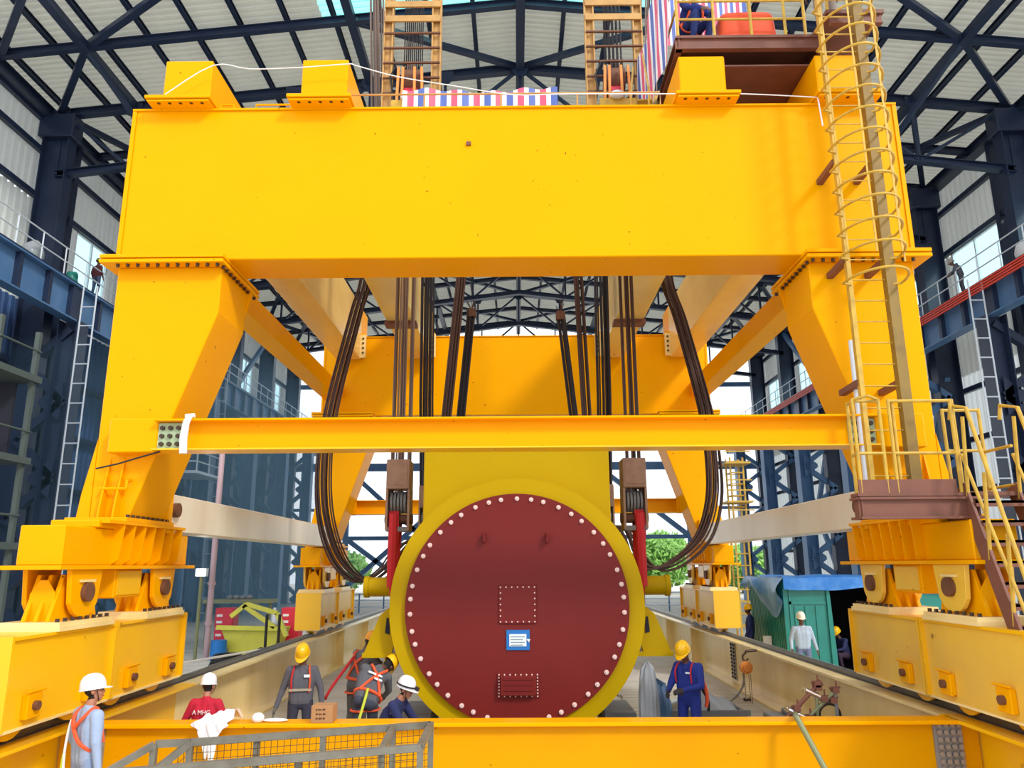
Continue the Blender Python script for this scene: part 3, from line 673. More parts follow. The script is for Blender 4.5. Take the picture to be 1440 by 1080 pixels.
# sloping side stair up to the platform, left of it
b = MB(); b.bar((2.44, 11.6, 6.95), (2.6, 12.6, 8.4), .05, .14, (1, 0, 0)); sr = b.build('side_stair', YR, cr)
for k in range(6):
    b = MB(); t = k / 6; b.box(2.24, 2.5, 11.6 + t - .1, 11.6 + t + .1, 6.98 + 1.4 * t, 7.01 + 1.4 * t); b.build('tread', YR, sr)
pipe(sr, 'handrail', [(2.28, 11.5, 6.95), (2.28, 11.5, 7.85), (2.42, 12.6, 9.3)], .02)
pipe(sr, 'handrail', [(2.05, 11.9, 6.95), (2.05, 11.9, 7.9), (2.3, 13.0, 9.3)], .02)
# two round side lights are left off; a warped cable strapped to the tie
b = MB(); pz = at(262, 600, 10.18); b.tube([(pz.x + .05, 10.16, 2.0), (pz.x, 10.17, 1.9), (pz.x - .02, 10.17, 1.7), (pz.x - .01, 10.18, 1.48)], [.04, .045, .05, .05], 8)
b.tube([(pz.x + .09, 10.2, 2.0), (pz.x - .03, 10.2, 1.99)], .03, 6); o = b.build('tied_rag', CLOTH, None, smooth=True); tag(o, 'white rag tied round left end of the lower yellow tie beam', 'rag')
cl = MB(); q = at(135, 659, 10.42); e = at(225, 635, 10.28)
cl.tube([q, q.lerp(e, .35) + Vector((0, -.02, -.02)), q.lerp(e, .7) + Vector((0, -.02, -.01)), e], .012, 6)
o = cl.build('hanging_cable', BLACK); tag(o, 'thin dark cable drooping across the foot of the left front leg', 'cable')
# ================================================================== DRUM (stator), hoists, ropes
CZ = at(727, 853, 12.45).z; CX = 0.0
def onp(px, py, Y=12.40): p = at(px, py, Y); return p.x, p.z
dr = thing('stator_drum', (0, 15.5, FL + .3), 'large yellow cylindrical drum with a dark red bolted end cover', 'drum')
b = MB(); b.ring((CX, CZ), 1.70, 2.0, 12.5, 12.85, 128); b.build('front_rim', YS, dr, smooth=True)
b = MB(); b.ring((CX, CZ), 1.2, 1.90, 12.84, 20.4, 96); b.build('shell', YS, dr, smooth=True)
for y in (14.6, 17.0, 19.6, 20.3):
    b = MB(); b.ring((CX, CZ), 1.88, 1.99, y, y + .12, 96); b.build('hoop_rib', YS, dr, smooth=True)
b = MB(); b.cyl((CX, 12.42, CZ), (CX, 12.56, CZ), 1.745, 128); cov = b.build('end_cover', RED, dr, smooth=True)
b = MB(); b.cyl((CX, 20.3, CZ), (CX, 20.5, CZ), 1.9, 64); b.build('rear_cover', RED, dr, smooth=True)
NUT = proto(lambda b: (b.cyl((0, .0, 0), (0, -.018, 0), .036, 12), b.cyl((0, -.018, 0), (0, -.05, 0), .018, 6)), 'bolt', PINKW)
for i in range(46):
    a = 2 * PI * (i + .5) / 46 + (.012 if i % 3 == 0 else -.006); put('bolt', NUT, cov, (CX + 1.665 * math.cos(a), 12.42, CZ + 1.665 * math.sin(a)))
SB = proto(lambda b: b.cyl((0, 0, 0), (0, -.014, 0), .012, 6), 'bolt', PINKW)
def plate(px0, py0, px1, py1, y, d, m, name, nb, parent):
    x0, z1 = onp(px0, py0); x1, z0 = onp(px1, py1)
    b = MB(); b.box(x0, x1, y - d, y, z0, z1); o = b.build(name, m, parent, bevel=.006)
    for i in range(nb):
        for (x, z) in ((x0 + .03 + (x1 - x0 - .06) * i / (nb - 1), z0 + .03), (x0 + .03 + (x1 - x0 - .06) * i / (nb - 1), z1 - .03)): put('bolt', SB, o, (x, y - d, z))
        if 0 < i < nb - 1:
            for x in (x0 + .03, x1 - .03): put('bolt', SB, o, (x, y - d, z0 + .03 + (z1 - z0 - .06) * i / (nb - 1)))
    return o, x0, x1, z0, z1
plate(701, 823, 755, 877, 12.42, .025, RED, 'hatch_plate', 7, dr)
o, x0, x1, z0, z1 = plate(699, 946, 759, 982, 12.42, .02, RED, 'vent_plate', 8, dr)
b = MB(); b.box(x0 + .05, x1 - .05, 12.30, 12.42, z0 + .05, z1 - .04); b.build('vent_box', RED, dr, bevel=.01)
b = MB()
for k in range(3): b.box(x0 + .1, x1 - .1, 12.285, 12.30, z0 + .12 + .08 * k, z0 + .14 + .08 * k)
b.build('vent_rib', RED, dr)
for px in (681, 769):
    x, z = onp(px, 757); b = MB()
    b.box(x - .015, x + .015, 12.30, 12.42, z - .07, z + .08); b.tube([(x, 12.40, z - .06), (x, 12.30, z - .05), (x, 12.30, z + .05), (x, 12.40, z + .07)], .02, 6); b.build('lifting_lug', RED, dr)
x0, z1 = onp(712, 886); x1, z0 = onp(745, 914)
b = MB(); b.box(x0, x1, 12.395, 12.42, z0, z1); pc = b.build('placard', BLUES, dr, label='blue framed notice with white paper')
b = MB(); b.box(x0 + .045, x1 - .05, 12.385, 12.396, z0 + .055, z1 - .06); b.build('notice_paper', PAPER, pc)
b = MB()
for k in range(4):
    zz = z1 - .10 - .04 * k; b.box(x0 + .065, x1 - .075 - .03 * (k % 2), 12.383, 12.386, zz - .006, zz + .006)
b.build('print', GINK, pc, kind='stuff')
b = MB(); b.prism([(x1 - .05, z0 + .16), (x1 - .01, z0 + .11), (x1 + .01, z0 + .16)], 'y', 12.38, 12.39); b.build('tape', WHITE, pc)
# terminal box over the drum
b = MB(); b.box(-1.55, 1.56, 12.88, 17.5, CZ + .9, 2.28); b.build('terminal_box', YS, dr, bevel=.02)
b = MB(); b.box(-1.60, 1.61, 12.86, 17.55, 2.25, 2.33); b.build('box_lid', YS, dr, bevel=.01)
for s in (-1, 1):
    Ts = mir(s, False)
    for y in (14.1, 18.8):
        b = MB(Ts); b.cyl((1.8, y, -.36), (2.66, y, -.36), .165, 24); b.cyl((2.62, y, -.36), (2.70, y, -.36), .185, 24); b.build('trunnion', YS, dr, smooth=True)
    b = MB(Ts)
    b.prism([(1.78, -.62), (2.06, -.66), (2.18, -.76), (2.42, -1.34), (1.98, -1.34), (1.95, -1.22), (1.84, -1.22), (1.72, -1.0)], 'y', 12.72, 12.80); f = b.build('foot_bracket', YS, dr)
    b = MB(Ts); b.box(1.72, 2.44, 12.70, 13.5, -1.40, -1.33); b.build('foot_plate', YS, f)
    for x in (2.12, 2.34):
        b = MB(Ts); b.prism([(12.8, -.75), (12.8, -1.34), (13.45, -1.34)], 'x', x, x + .03)
        if x < 2.2: b.build('foot_rib', YS, f)
    b = MB(Ts); b.prism([(2.02, -.95), (2.04, -.80), (2.07, -.80), (2.09, -1.03), (2.02, -1.05)], 'y', 12.70, 12.722); b.build('slot', DARK, f)
# cribbing under the drum, things around it
for k, (s, lb) in enumerate(((-1, 'dark timber support block under left side of the drum'), (1, 'dark timber support block under right side of the drum'))):
    t = thing('support_block', (s * 1.2, 13.4, FL), lb, 'block')
    for j in range(5):
        b = MB(); b.box(s * 1.2 - .55, s * 1.2 + .55, 12.95, 14.2, FL + .14 * j, FL + .135 + .14 * j) if j < 3 else b.box(s * 1.62 - .25, s * 1.62 + .25, 13.0, 14.2, FL + .14 * j, FL + .135 + .14 * j)
        b.build('timber', GREY, t, bevel=.01)
def draped(cx, cy, z0, z1, rx, ry, seed):
    rnd = random.Random(seed); ph = [rnd.uniform(0, 6) for _ in range(6)]
    def fn(u, v_):
        a = u * 2 * PI; f = 1 + .13 * math.sin(5 * a + ph[0]) * (1 - v_) + .07 * math.sin(11 * a + ph[1] + 3 * v_)
        rr = (1.08 - .3 * v_ ** 2 + .06 * math.sin(14 * v_ + 2 * a)) if v_ < .9 else (1.08 - .25) * (1 - v_) / .1
        return (cx + rx * rr * f * math.cos(a), cy + ry * rr * f * math.sin(a), z0 + (z1 - z0) * min(1, v_ * 1.02) + .02 * math.sin(7 * a + ph[2]) + .02 * math.sin(9 * v_ + ph[3]))
    b = MB(); b.grid(fn, 40, 12); return b
o = draped(2.0, 12.55, FL, -1.45, .15, .16, 3).build('wrapped_column', PLASTIC, None, smooth=True); tag(o, 'tall stand wrapped in grey plastic sheet under the right foot bracket', 'stand')
o = draped(1.78, 11.75, FL, -2.33, .62, .45, 5).build('covered_heap', PLASTIC, None, smooth=True); tag(o, 'low heap under grey plastic sheet at lower right of the drum', 'sheet')
o = draped(2.28, 13.5, FL + .05, -1.85, .22, .3, 8).build('blue_barrel_cover', NAVYL, None, smooth=True); tag(o, 'dark blue wrapped bundle behind the right foot bracket', 'bundle')
ct = thing('tool_crate', (3.1, 14.0, FL), 'low grey steel crate holding plastic sheets behind the worker in blue', 'crate')
for x0, x1, y0, y1 in ((2.5, 3.75, 13.5, 13.55), (2.5, 3.75, 14.5, 14.55), (2.5, 2.55, 13.5, 14.55), (3.7, 3.75, 13.5, 14.55)):
    b = MB(); b.box(x0, x1, y0, y1, FL + .05, FL + .62); b.build('side_panel', GREY, ct)
b = MB(); b.box(2.5, 3.75, 13.5, 14.55, FL + .04, FL + .09); b.build('bottom', GREY, ct)
b = MB(); b.box(2.45, 3.8, 13.46, 13.52, FL + .55, FL + .64); b.build('lip', GREY, ct)
def pile(u, v_): return (2.56 + 1.13 * u, 13.56 + .93 * v_, FL + .55 + .32 * math.sin(PI * u) ** .6 * math.sin(PI * v_) ** .6 + .05 * math.sin(13 * u + 4 * v_) * math.sin(PI * u))
b = MB(); b.grid(pile, 24, 18); o = b.build('plastic_pile', PLASTIC, None, smooth=True, fix=False); tag(o, 'crumpled pale plastic sheets heaped inside the grey crate', 'sheet')
o = MB().box(4.45, 4.95, 14.4, 15.0, FL + .045, FL + .36).box(4.72, 4.86, 14.6, 14.8, FL + .36, FL + .46).build('concrete_block', GREY, None, bevel=.02); tag(o, 'small grey concrete block beside the right runway girder', 'block')
# ------------------------------------------------------------------ hook blocks, slings
sides = ((-1, 'left'), (1, 'right'))
for s, nm in sides:
    for y, fb in ((14.1, 'near'), (18.8, 'far')):
        x = s * 2.13; t = thing('hook_block', (x, y, 1.0), 'rusty grey hook block, %s one on the %s of the drum' % (fb, nm), 'hook block')
        b = MB(); b.box(x - .21, x + .21, y - .25, y + .25, 1.35, 1.88); b.build('head_box', HBL, t, bevel=.012)
        b = MB(); b.box(x - .17, x + .17, y - .262, y - .25, 1.42, 1.80); b.build('face_plate', HBL, t)
        for xx in (-.215, .175):
            b = MB(); b.box(x + xx, x + xx + .04, y - .22, y + .22, .62, 1.36); b.build('cheek_plate', HBL, t)
        for k in range(5):
            b = MB(); xx = x - .12 + .06 * k; b.cyl((xx - .02, y, 1.12), (xx + .02, y, 1.12), .2, 20); b.build('sheave', GREY, t, smooth=True)
        b = MB(); b.cyl((x - .25, y, .82), (x + .25, y, .82), .09, 14); b.build('pin', RUST, t)
        b = MB(); b.box(x - .2, x + .2, y - .2, y + .2, .60, .68); b.build('bottom_plate', GREY, t)
        if fb == 'near':
            xs = s * 2.20
            b = MB()
            for dy in (-.09, .09):
                b.grid(lambda u, v_: (xs - .085 + .17 * u + .02 * math.sin(6 * v_), y - .22 * math.sin(PI / 2 * (1 - v_)) * (1 if dy < 0 else -1) * .9, .93 - 1.12 * v_ - .02), 2, 12)
            b.box(xs - .085, xs + .085, y - .14, y + .14, .80, .96)
            b.tube([(xs, y + .21 * math.cos(a), -.36 + .21 * math.sin(a)) for a in [2 * PI * i / 20 for i in range(20)]], .035, 8, closed=True)
            b.tube([(xs, y - .17, .9), (xs, y - .21, .1), (xs, y - .20, -.36)], .085, 8); b.tube([(xs, y + .17, .9), (xs, y + .21, .1), (xs, y + .20, -.36)], .085, 8)
            o = b.build('lifting_sling', SLING, None, smooth=True, fix=False); tag(o, 'red webbing sling hanging from the near hook block on the %s' % nm, 'sling')
# ------------------------------------------------------------------ wire ropes
def rope_bundle(label, path, n, r, spread, m, sag=None, group=None, seed=1):
    rnd = random.Random(seed); t = thing('wire_rope_bundle', path[0], label, 'ropes', group)
    for k in range(n):
        ox, oy = rnd.uniform(-spread, spread), rnd.uniform(-spread, spread) * .8; j = rnd.uniform(-.4, 1.0)
        pts = []
        for i, p in enumerate(path):
            f = i / max(1, len(path) - 1); g = 1 + (j * sag[i] if sag else 0)
            pts.append((p[0] + ox * g, p[1] + oy, p[2] + (-abs(ox) * .6 * (sag[i] if sag else 0))))
        b = MB(); b.tube(pts, r, 6); b.build('strand', m, t, smooth=True)
    return t
def smooth_path(P, n=40):
    out = []; P = [Vector(p) for p in P]
    for i in range(len(P) - 1):
        p0 = P[max(0, i - 1)]; p1 = P[i]; p2 = P[i + 1]; p3 = P[min(len(P) - 1, i + 2)]
        k = max(2, n // (len(P) - 1))
        for j in range(k):
            t = j / k; out.append(.5 * ((2 * p1) + (p2 - p0) * t + (2 * p0 - 5 * p1 + 4 * p2 - p3) * t * t + (3 * p1 - p0 - 3 * p2 + p3) * t ** 3))
    out.append(P[-1]); return out
for s, nm in sides:
    rope_bundle('straight brown wire ropes running down to the near %s hook block' % nm, [(s * 2.13, 14.1, 10.2), (s * 2.13, 14.1, 4), (s * 2.13, 14.1, 1.2)], 14, .018, .17, ROPE if s > 0 else ROPEL, seed=3 + s)
    rope_bundle('straight black wire ropes running down to the far %s hook block' % nm, [(s * 2.25, 18.8, 11.5), (s * 2.20, 18.8, 4), (s * 2.13, 18.8, 1.2)], 16, .02, .2, ROPED, seed=8 + s)
    # slack loop hanging outside the drum
    Yl = 17.3
    px = [(515, 380), (500, 440), (468, 560), (455, 640), (456, 720), (476, 784), (512, 814), (545, 795), (575, 760)] if s < 0 else [(936, 380), (957, 450), (990, 570), (1001, 640), (1002, 700), (986, 752), (950, 786), (917, 797), (893, 780), (872, 740)]
    P = [tuple(at(a, c, Yl)) for a, c in px]; P = [(P[0][0] + s * .05, Yl, 9.6)] + P + [(s * 1.4, Yl - .1, .62)]
    sp_ = smooth_path(P, 60); sg = [min(1.0, max(0, (i / len(sp_)) - .15) * 2.2) for i in range(len(sp_))]
    rope_bundle('slack brown wire ropes drooping in a wide loop on the %s of the drum' % nm, sp_, 16, .019, .15, ROPE, sag=sg, seed=20 + s)
for lb, a, c, Y, n, m, sd in (('slanting brown wire ropes left of centre between upper and lower beams', (650, 380), (613, 600), 15.0, 9, ROPE, 31),
                              ('slanting dark wire ropes right of centre between upper and lower beams', (812, 380), (837, 600), 15.0, 9, ROPE, 32),
                              ('short dark wire ropes with a frayed top end, left of centre', (663, 436), (644, 600), 15.4, 7, ROPED, 33),
                              ('short dark wire ropes with a frayed top end, right of centre', (788, 440), (811, 600), 15.4, 6, ROPED, 34)):
    p = at(a[0], a[1], Y); q = at(c[0], c[1], Y); q.z = 2.34; q.x = max(-1.42, min(1.42, q.x))
    t = rope_bundle(lb, [p, p.lerp(q, .5), q], n + 3, .019, .085, m, seed=sd)
    if 'frayed' in lb:
        b = MB(); b.cyl(p - Vector((0, 0, .16)), p + Vector((0, 0, .02)), .10, 10); b.build('clamp', RUST, t)
        for k in range(6):
            b = MB(); d = Vector((random.uniform(-.1, .1), random.uniform(-.1, .1), random.uniform(.12, .3))); b.tube([p, p + d], .008, 5); b.build('frayed_end', ROPE, t)
        b = MB(); b.cyl(p, (p.x + .02, p.y, 9.0), .006, 5); b.build('hanger_wire', ROPED, t)
    else:
        b = MB(); b.tube([p, (p.x * .97, p.y, 9.0)], .06, 8); b.build('upper_run', ROPE, t)
for s, nm in sides:
    x = s * 2.98
    rope_bundle('upright grey wire ropes rising beside the %s hoist tower above the crane' % nm, [(x, 15.4, 7.8), (x, 15.4, 9.5), (x + s * .16, 15.4, 13)], 14, .02, .19, ROPEL, seed=40 + s)
    # hoist tower on the trolley girders
    xc = s * 2.09; t = thing('hoist_tower', (xc, 14.1, 7.0), 'tan steel hoist tower with cross bars rising on the %s of the crane top' % nm, 'tower')
    for dx in (-.5, .5):
        for y in (13.95,):
            b = MB(); b.hb((xc + dx, y, 7.97), (xc + dx, y, 12.6), .2, .16, .03, .03, (1, 0, 0)); b.build('post', TAN, t)
    for k in range(9):
        for y in (13.86,):
            b = MB(); b.bar((xc - .58, y, 8.67 + .35 * k), (xc + .58, y, 8.67 + .35 * k), .04, .035 if k not in (7, 8) else .14); b.build('cross_bar', TAN if k > 6 else RUST, t)
    b = MB(); b.box(s * 2.37 - .95, s * 2.37 + .95, 13.6, 15.0, 7.795, 7.98); b.build('base_frame', TAN, t)
    for k in range(14):
        b = MB(); xx = xc - .18 + .36 * k / 13; b.tube([(xx, 14.05 + .1 * (k % 3), 9.8), (xx * 1.0, 14.05 + .1 * (k % 3), 12.8)], .014, 5); b.build('strand', ROPED, t)
    # hoist head with guards
    h = thing('rope_winch', (xc, 14.0, 7.0), 'red and yellow guarded rope winch between posts of the %s hoist tower' % nm, 'hoist')
    b = MB(); b.cyl((xc - .2, 14.1, 9.72), (xc + .2, 14.1, 9.72), .30, 24); b.build('sheave', RUST, h, smooth=True)
    b = MB(); b.cyl((xc - .13, 13.95, 9.36), (xc + .13, 13.95, 9.36), .16, 20); b.build('drum', REDC, h, smooth=True)
    for dx in (-.26, -.16, .10, .26):
        b = MB(); b.bar((xc + dx, 13.70, 8.9), (xc + dx * .9, 13.70, 9.85), .05, .05); b.build('guard_bar', ORH, h)
    b = MB(); b.box(xc - .36, xc + .36, 13.66, 14.5, 7.985, 9.08); b.build('base', YR, h)
    b = MB(); b.tube([(xc - .36, 13.8, 9.3), (xc - .42, 13.8, 9.7), (xc - .3, 13.8, 10.0), (xc - .1, 13.9, 10.05)], .02, 6); b.build('hose', BLACK, h)
    b = MB(); b.ball((xc - .02, 13.60, 9.12), (.15, .10, .09)); b.build('motor', GAL, h, smooth=True)
# striped tarpaulins on top
def sag(u, v_):
    x = -2.15 + 3.0 * u; return (x, 13.2 + .05 * math.sin(30 * u), 8.35 + .64 * v_ + .03 * math.sin(9 * u) * v_ - .03 * math.sin(PI * u) * v_)
b = MB(); b.grid(sag, 60, 6, uv=True); o = b.build('striped_tarpaulin', STRIPE, None, smooth=True, fix=False); tag(o, 'red white and blue striped tarpaulin strung low along the crane top', 'tarpaulin')
def sag2(u, v_): return (2.50 + .04 * math.sin(17 * u + 3 * v_) + .08 * v_, 10.95 + 3.3 * u, 8.0 + 2.1 * v_ + .1 * math.sin(7 * u))
b = MB(); b.grid(sag2, 16, 24, uv=True); o = b.build('striped_tarpaulin', STRIPE2, None, smooth=True, fix=False); tag(o, 'striped tarpaulin hanging steeply beside the upper right platform', 'tarpaulin')
def sag3(u, v_): return (2.78 + 1.55 * u, 12.3 + .06 * math.sin(9 * u), 9.25 + 1.1 * v_ + .12 * math.sin(PI * u))
b = MB(); b.grid(sag3, 24, 8, uv=True); o = b.build('striped_tarpaulin', STRIPE2, None, smooth=True, fix=False); tag(o, 'striped tarpaulin stretched behind the railing of the upper right platform', 'tarpaulin')
def orf(u, v_):
    a = u * 2 * PI; k = (abs(math.cos(a)) ** .35) * (1 if math.cos(a) > 0 else -1); q = (abs(math.sin(a)) ** .35) * (1 if math.sin(a) > 0 else -1)
    rr = 1.0 - .12 * v_ if v_ < .85 else .9 * (1 - v_) / .15
    return (3.87 + .50 * k * rr, 11.25 + .32 * q * rr, 8.27 + .60 * min(1, v_ / .85) + .05 * (1 - rr) * math.cos(a))
b = MB(); b.grid(orf, 48, 14); o = b.build('covered_machine', ORANGE, None, smooth=True, fix=False); tag(o, 'orange covered machine box behind the railing of the upper right platform', 'machine')
# white life line strung over the crane top
pts = [(232, 133), (300, 92), (352, 97), (420, 95), (490, 90), (500, 92), (560, 108), (640, 121), (720, 133), (800, 132), (940, 132), (1045, 132), (1150, 137)]
P = [at(a, c, 10.45) for a, c in pts]
b = MB(); b.tube(smooth_path(P, 48), .009, 6); b.tube([P[-1], P[-1] + Vector((.02, -.02, -.5))], .012, 6)
o = b.build('life_line', CLOTH, None, smooth=True); tag(o, 'thin white life line strung across the top of the crane girder', 'rope')
# ================================================================== PEOPLE
def V(*a): return Vector(a)
BASE = dict(pel=V(0, 0, .95), chest=V(0, .01, 1.26), neck=V(0, .02, 1.45), head=V(0, -.01, 1.60),
            shL=V(.18, .02, 1.385), shR=V(-.18, .02, 1.385), elL=V(.25, .04, 1.13), elR=V(-.25, .04, 1.13), wrL=V(.26, -.07, .90), wrR=V(-.26, -.07, .90),
            hipL=V(.10, 0, .92), hipR=V(-.10, 0, .92), knL=V(.12, -.02, .50), knR=V(-.12, -.02, .50), anL=V(.13, .03, .09), anR=V(-.13, .03, .09))
def capsule(b, p, q, r0, r1, n=12):
    p = Vector(p); q = Vector(q); d = (q - p); L = d.length; d = d / L if L > 1e-6 else V(0, 0, 1)
    pts = []; rs = []
    for k in range(1, 5): a = -PI / 2 + PI / 2 * k / 4; pts.append(p + d * math.sin(a) * r0); rs.append(r0 * math.cos(a))
    for k in range(0, 4): a = PI / 2 * k / 4; pts.append(q + d * math.sin(a) * r1); rs.append(r1 * math.cos(a))
    b.tube(pts, rs, n)
def person(label, x, y, z, yaw, h=1.72, pose=None, look=(0, -1, -.1), top=(90, 92, 100), legs=(60, 62, 72), skin=SKIND, helmet=HELY, glove=None,
           voxel=.013, harness=None, hair=HAIR, strap=None, headlamp=False, curl=.5, badge=None, boots=BOOT, sleeve=None, backtext=None, texcol=None):
    J = {k: v.copy() for k, v in BASE.items()}
    for k, v in (pose or {}).items(): J[k] = Vector(v)
    s = h / 1.75; R = Matrix.Rotation(yaw, 3, 'Z')
    W = {k: R @ (v * s) + V(x, y, z) for k, v in J.items()}
    rootloc = V(x, y, z)
    root = thing('person', rootloc, label, 'person')
    lk = (R @ Vector(look)).normalized(); up = (W['head'] - W['neck']).normalized(); side = lk.cross(up).normalized(); up2 = side.cross(lk).normalized()
    HR = Matrix((side, -lk, up2)).transposed()          # local x = side, -y = face direction
    hc = W['head'] + up2 * .02 * s
    mt = cloth('cloth %d %d %d' % top, top); ml = cloth('cloth %d %d %d' % legs, legs)
    mats = [skin, mt, ml, boots, glove or skin, hair]
    prims = []                                          # (kind, mesh builder args, material slot, p, q, r0, r1)
    def cap(p, q, r0, r1, mi): prims.append((Vector(p), Vector(q), r0 * s, r1 * s, mi))
    P = W; U = (P['neck'] - P['pel']).normalized(); S = (P['shL'] - P['shR']).normalized(); F = S.cross(U).normalized() * 1.0   # F: forward
    if F.dot(R @ V(0, -1, 0)) < -0.2: F = -F
    # trunk, several capsules side by side so that it is wider than deep
    for k in (-1, 0, 1):
        o = S * k * .075 * s
        cap(P['pel'] + o, P['chest'] + o * 1.15, .110, .118, 1)
        cap(P['chest'] + o * 1.15, P['neck'] - U * .09 * s + o * 1.3, .118, .088, 1)
        cap(P['pel'] + o * 1.05, P['pel'] - U * .04 * s + o, .108, .10, 2)
    cap(P['shR'], P['shL'], .068, .068, 1)
    for a in 'LR': cap(P['neck'] - U * .05 * s, P['sh' + a], .07, .062, 1)
    cap(P['neck'] - U * .06 * s, P['neck'] + (P['head'] - P['neck']) * .35, .062, .056, 0)
    cap(P['neck'] - U * .05 * s, P['neck'] - U * .005 * s, .078, .066, 1)
    for a in 'LR':
        cap(P['sh' + a], P['el' + a], .072, .054, 1); cap(P['el' + a], P['wr' + a], .050, .038 if not sleeve else .034, 1 if not sleeve else 0)
        cap(P['hip' + a], P['kn' + a], .094, .066, 2); cap(P['kn' + a], P['an' + a] + V(0, 0, .03), .066, .054, 2)
        toe = R @ V(0, -1, 0); ft = P['an' + a]
        cap(ft + V(0, 0, -.04 * s), ft + toe * .15 * s + V(0, 0, -.045 * s), .045, .042, 3); cap(ft + V(0, 0, .02), ft - toe * .02 * s + V(0, 0, -.035 * s), .05, .05, 3)
        # hand: palm, four fingers with two bends, thumb from the side of the palm
        d = (P['wr' + a] - P['el' + a]).normalized(); inw = (P['pel'] - P['wr' + a]); inw = (inw - d * inw.dot(d)).normalized(); fw = d.cross(inw).normalized()
        if fw.dot(R @ V(0, -1, 0)) < 0: fw = -fw
        w0 = P['wr' + a] + d * .02 * s
        for k in (-1, 0, 1): cap(w0 + fw * k * .02 * s, w0 + d * .075 * s + fw * k * .028 * s, .020, .017, 4)
        for k, L in zip((-1.5, -.5, .5, 1.5), (.062, .076, .080, .070)):
            b0 = w0 + d * .085 * s + fw * k * .021 * s; e1 = b0 + (d * math.cos(curl * .6) + inw * math.sin(curl * .6)) * L * .5 * s
            e2 = e1 + (d * math.cos(curl * 1.8) + inw * math.sin(curl * 1.8)) * L * .55 * s
            cap(b0, e1, .0105, .0098, 4); cap(e1, e2, .0098, .0085, 4)
        t0 = w0 + d * .02 * s + fw * .03 * s; t1 = t0 + (d * .6 + fw * .7 + inw * .4).normalized() * .045 * s; cap(t0, t1, .0135, .012, 4); cap(t1, t1 + (d * .85 + inw * .5).normalized() * .032 * s, .012, .010, 4)
    nb = len(prims)
    b = MB()
    for p, q, r0, r1, mi in prims: capsule(b, p, q, r0, r1)
    def hd(c, r): b.ball(hc + HR @ (Vector(c) * s), tuple(v * s for v in r), 16, 12, R=HR)
    hd((0, 0, .035), (.076, .096, .094)); hd((0, -.022, -.045), (.058, .070, .070)); hd((0, -.062, -.088), (.030, .026, .022))
    hd((0, -.098, -.012), (.013, .020, .026)); hd((0, -.104, -.026), (.019, .016, .011)); hd((0, -.082, .030), (.058, .018, .012))
    for k in (-1, 1): hd((k * .078, .008, -.005), (.012, .022, .033)); hd((k * .040, -.068, -.028), (.024, .020, .018))
    hd((0, -.086, -.060), (.026, .014, .012))
    me = b.mesh('body', skin, rootloc)
    tmp = bpy.data.objects.new('body_tmp', me); C.objects.link(tmp)
    rm = tmp.modifiers.new('r', 'REMESH'); rm.mode = 'VOXEL'; rm.voxel_size = voxel
    sm = tmp.modifiers.new('s', 'SMOOTH'); sm.iterations = 2; sm.factor = .5
    dg = bpy.context.evaluated_depsgraph_get(); m2 = bpy.data.meshes.new_from_object(tmp.evaluated_get(dg)); bpy.data.objects.remove(tmp); bpy.data.meshes.remove(me)
    m2.materials.clear()
    for m in mats: m2.materials.append(m)
    n = len(m2.polygons); c = np.empty(n * 3); m2.polygons.foreach_get('center', c); c = c.reshape(-1, 3) + np.array(rootloc)
    best = np.full(n, 1e9); mi_ = np.zeros(n, int)
    for p, q, r0, r1, mi in prims:
        pa = np.array(p); d = np.array(q) - pa; L2 = max(1e-9, d @ d); t = np.clip(((c - pa) @ d) / L2, 0, 1)
        dist = np.linalg.norm(c - pa - t[:, None] * d, axis=1) - (r0 + (r1 - r0) * t); k = dist < best; best[k] = dist[k]; mi_[k] = mi
    lc = (c - np.array(hc)) @ np.array(HR); ish = (np.linalg.norm(lc / (np.array([.10, .125, .15]) * s), axis=1) < 1.0) & ((np.array(c) - np.array(P['neck'])) @ np.array(up2) > .035 * s)
    mi_[ish] = 0; hairm = ish & (lc[:, 2] > -.075 * s) & (lc[:, 1] > (-.005 + .0) * s) & (np.abs(lc[:, 0]) < .088 * s) & ~((np.abs(lc[:, 0]) > .070 * s) & (lc[:, 1] < .03 * s))
    mi_[hairm] = 5
    m2.polygons.foreach_set('material_index', mi_.astype(np.int32)); m2.polygons.foreach_set('use_smooth', [True] * n); m2.name = 'body'
    bo = bpy.data.objects.new('body', m2); C.objects.link(bo); bo.parent = root; ORG[bo.name] = rootloc.copy()
    for k in (-1, 1):
        e = MB(); e.ball(hc + HR @ V(k * .032, -.092, .008) * s, (.013 * s, .008 * s, .008 * s), 8, 6, R=HR); e.build('eye', EYE, bo, smooth=True)
    e = MB(); e.ball(hc + HR @ V(0, -.098, -.062) * s, (.024 * s, .007 * s, .007 * s), 8, 6, R=HR); e.build('mouth', LIP, bo, smooth=True)
    if helmet:
        e = MB(); vs = []; nu = 28; prof = [(1.0, .0), (1.0, .035), (.96, .07), (.86, .105), (.66, .135), (.36, .152), (.0, .158)]
        for rr, zz in prof:
            for j in range(nu):
                a = 2 * PI * j / nu; rid = 1 + (.05 if abs(math.cos(a)) < .12 and zz > .06 else 0)
                vs.append(hc + HR @ V(.108 * rr * math.cos(a), .005 + .134 * rr * math.sin(a), .028 + zz * rid) * s)
        fs = [(i * nu + j, i * nu + (j + 1) % nu, (i + 1) * nu + (j + 1) % nu, (i + 1) * nu + j) for i in range(len(prof) - 1) for j in range(nu)]
        e.add(vs, fs); vs = []
        for rr, zz in ((1.0, .036), (1.055, .030), (1.055, .022), (.94, .026)):
            for j in range(nu):
                a = 2 * PI * j / nu; f = .055 * max(0, -math.sin(a)) ** 2 if rr > 1.03 else 0
                vs.append(hc + HR @ V((.108 * rr) * math.cos(a), .005 + .134 * rr * math.sin(a) - f, .0 + zz - f * .25) * s)
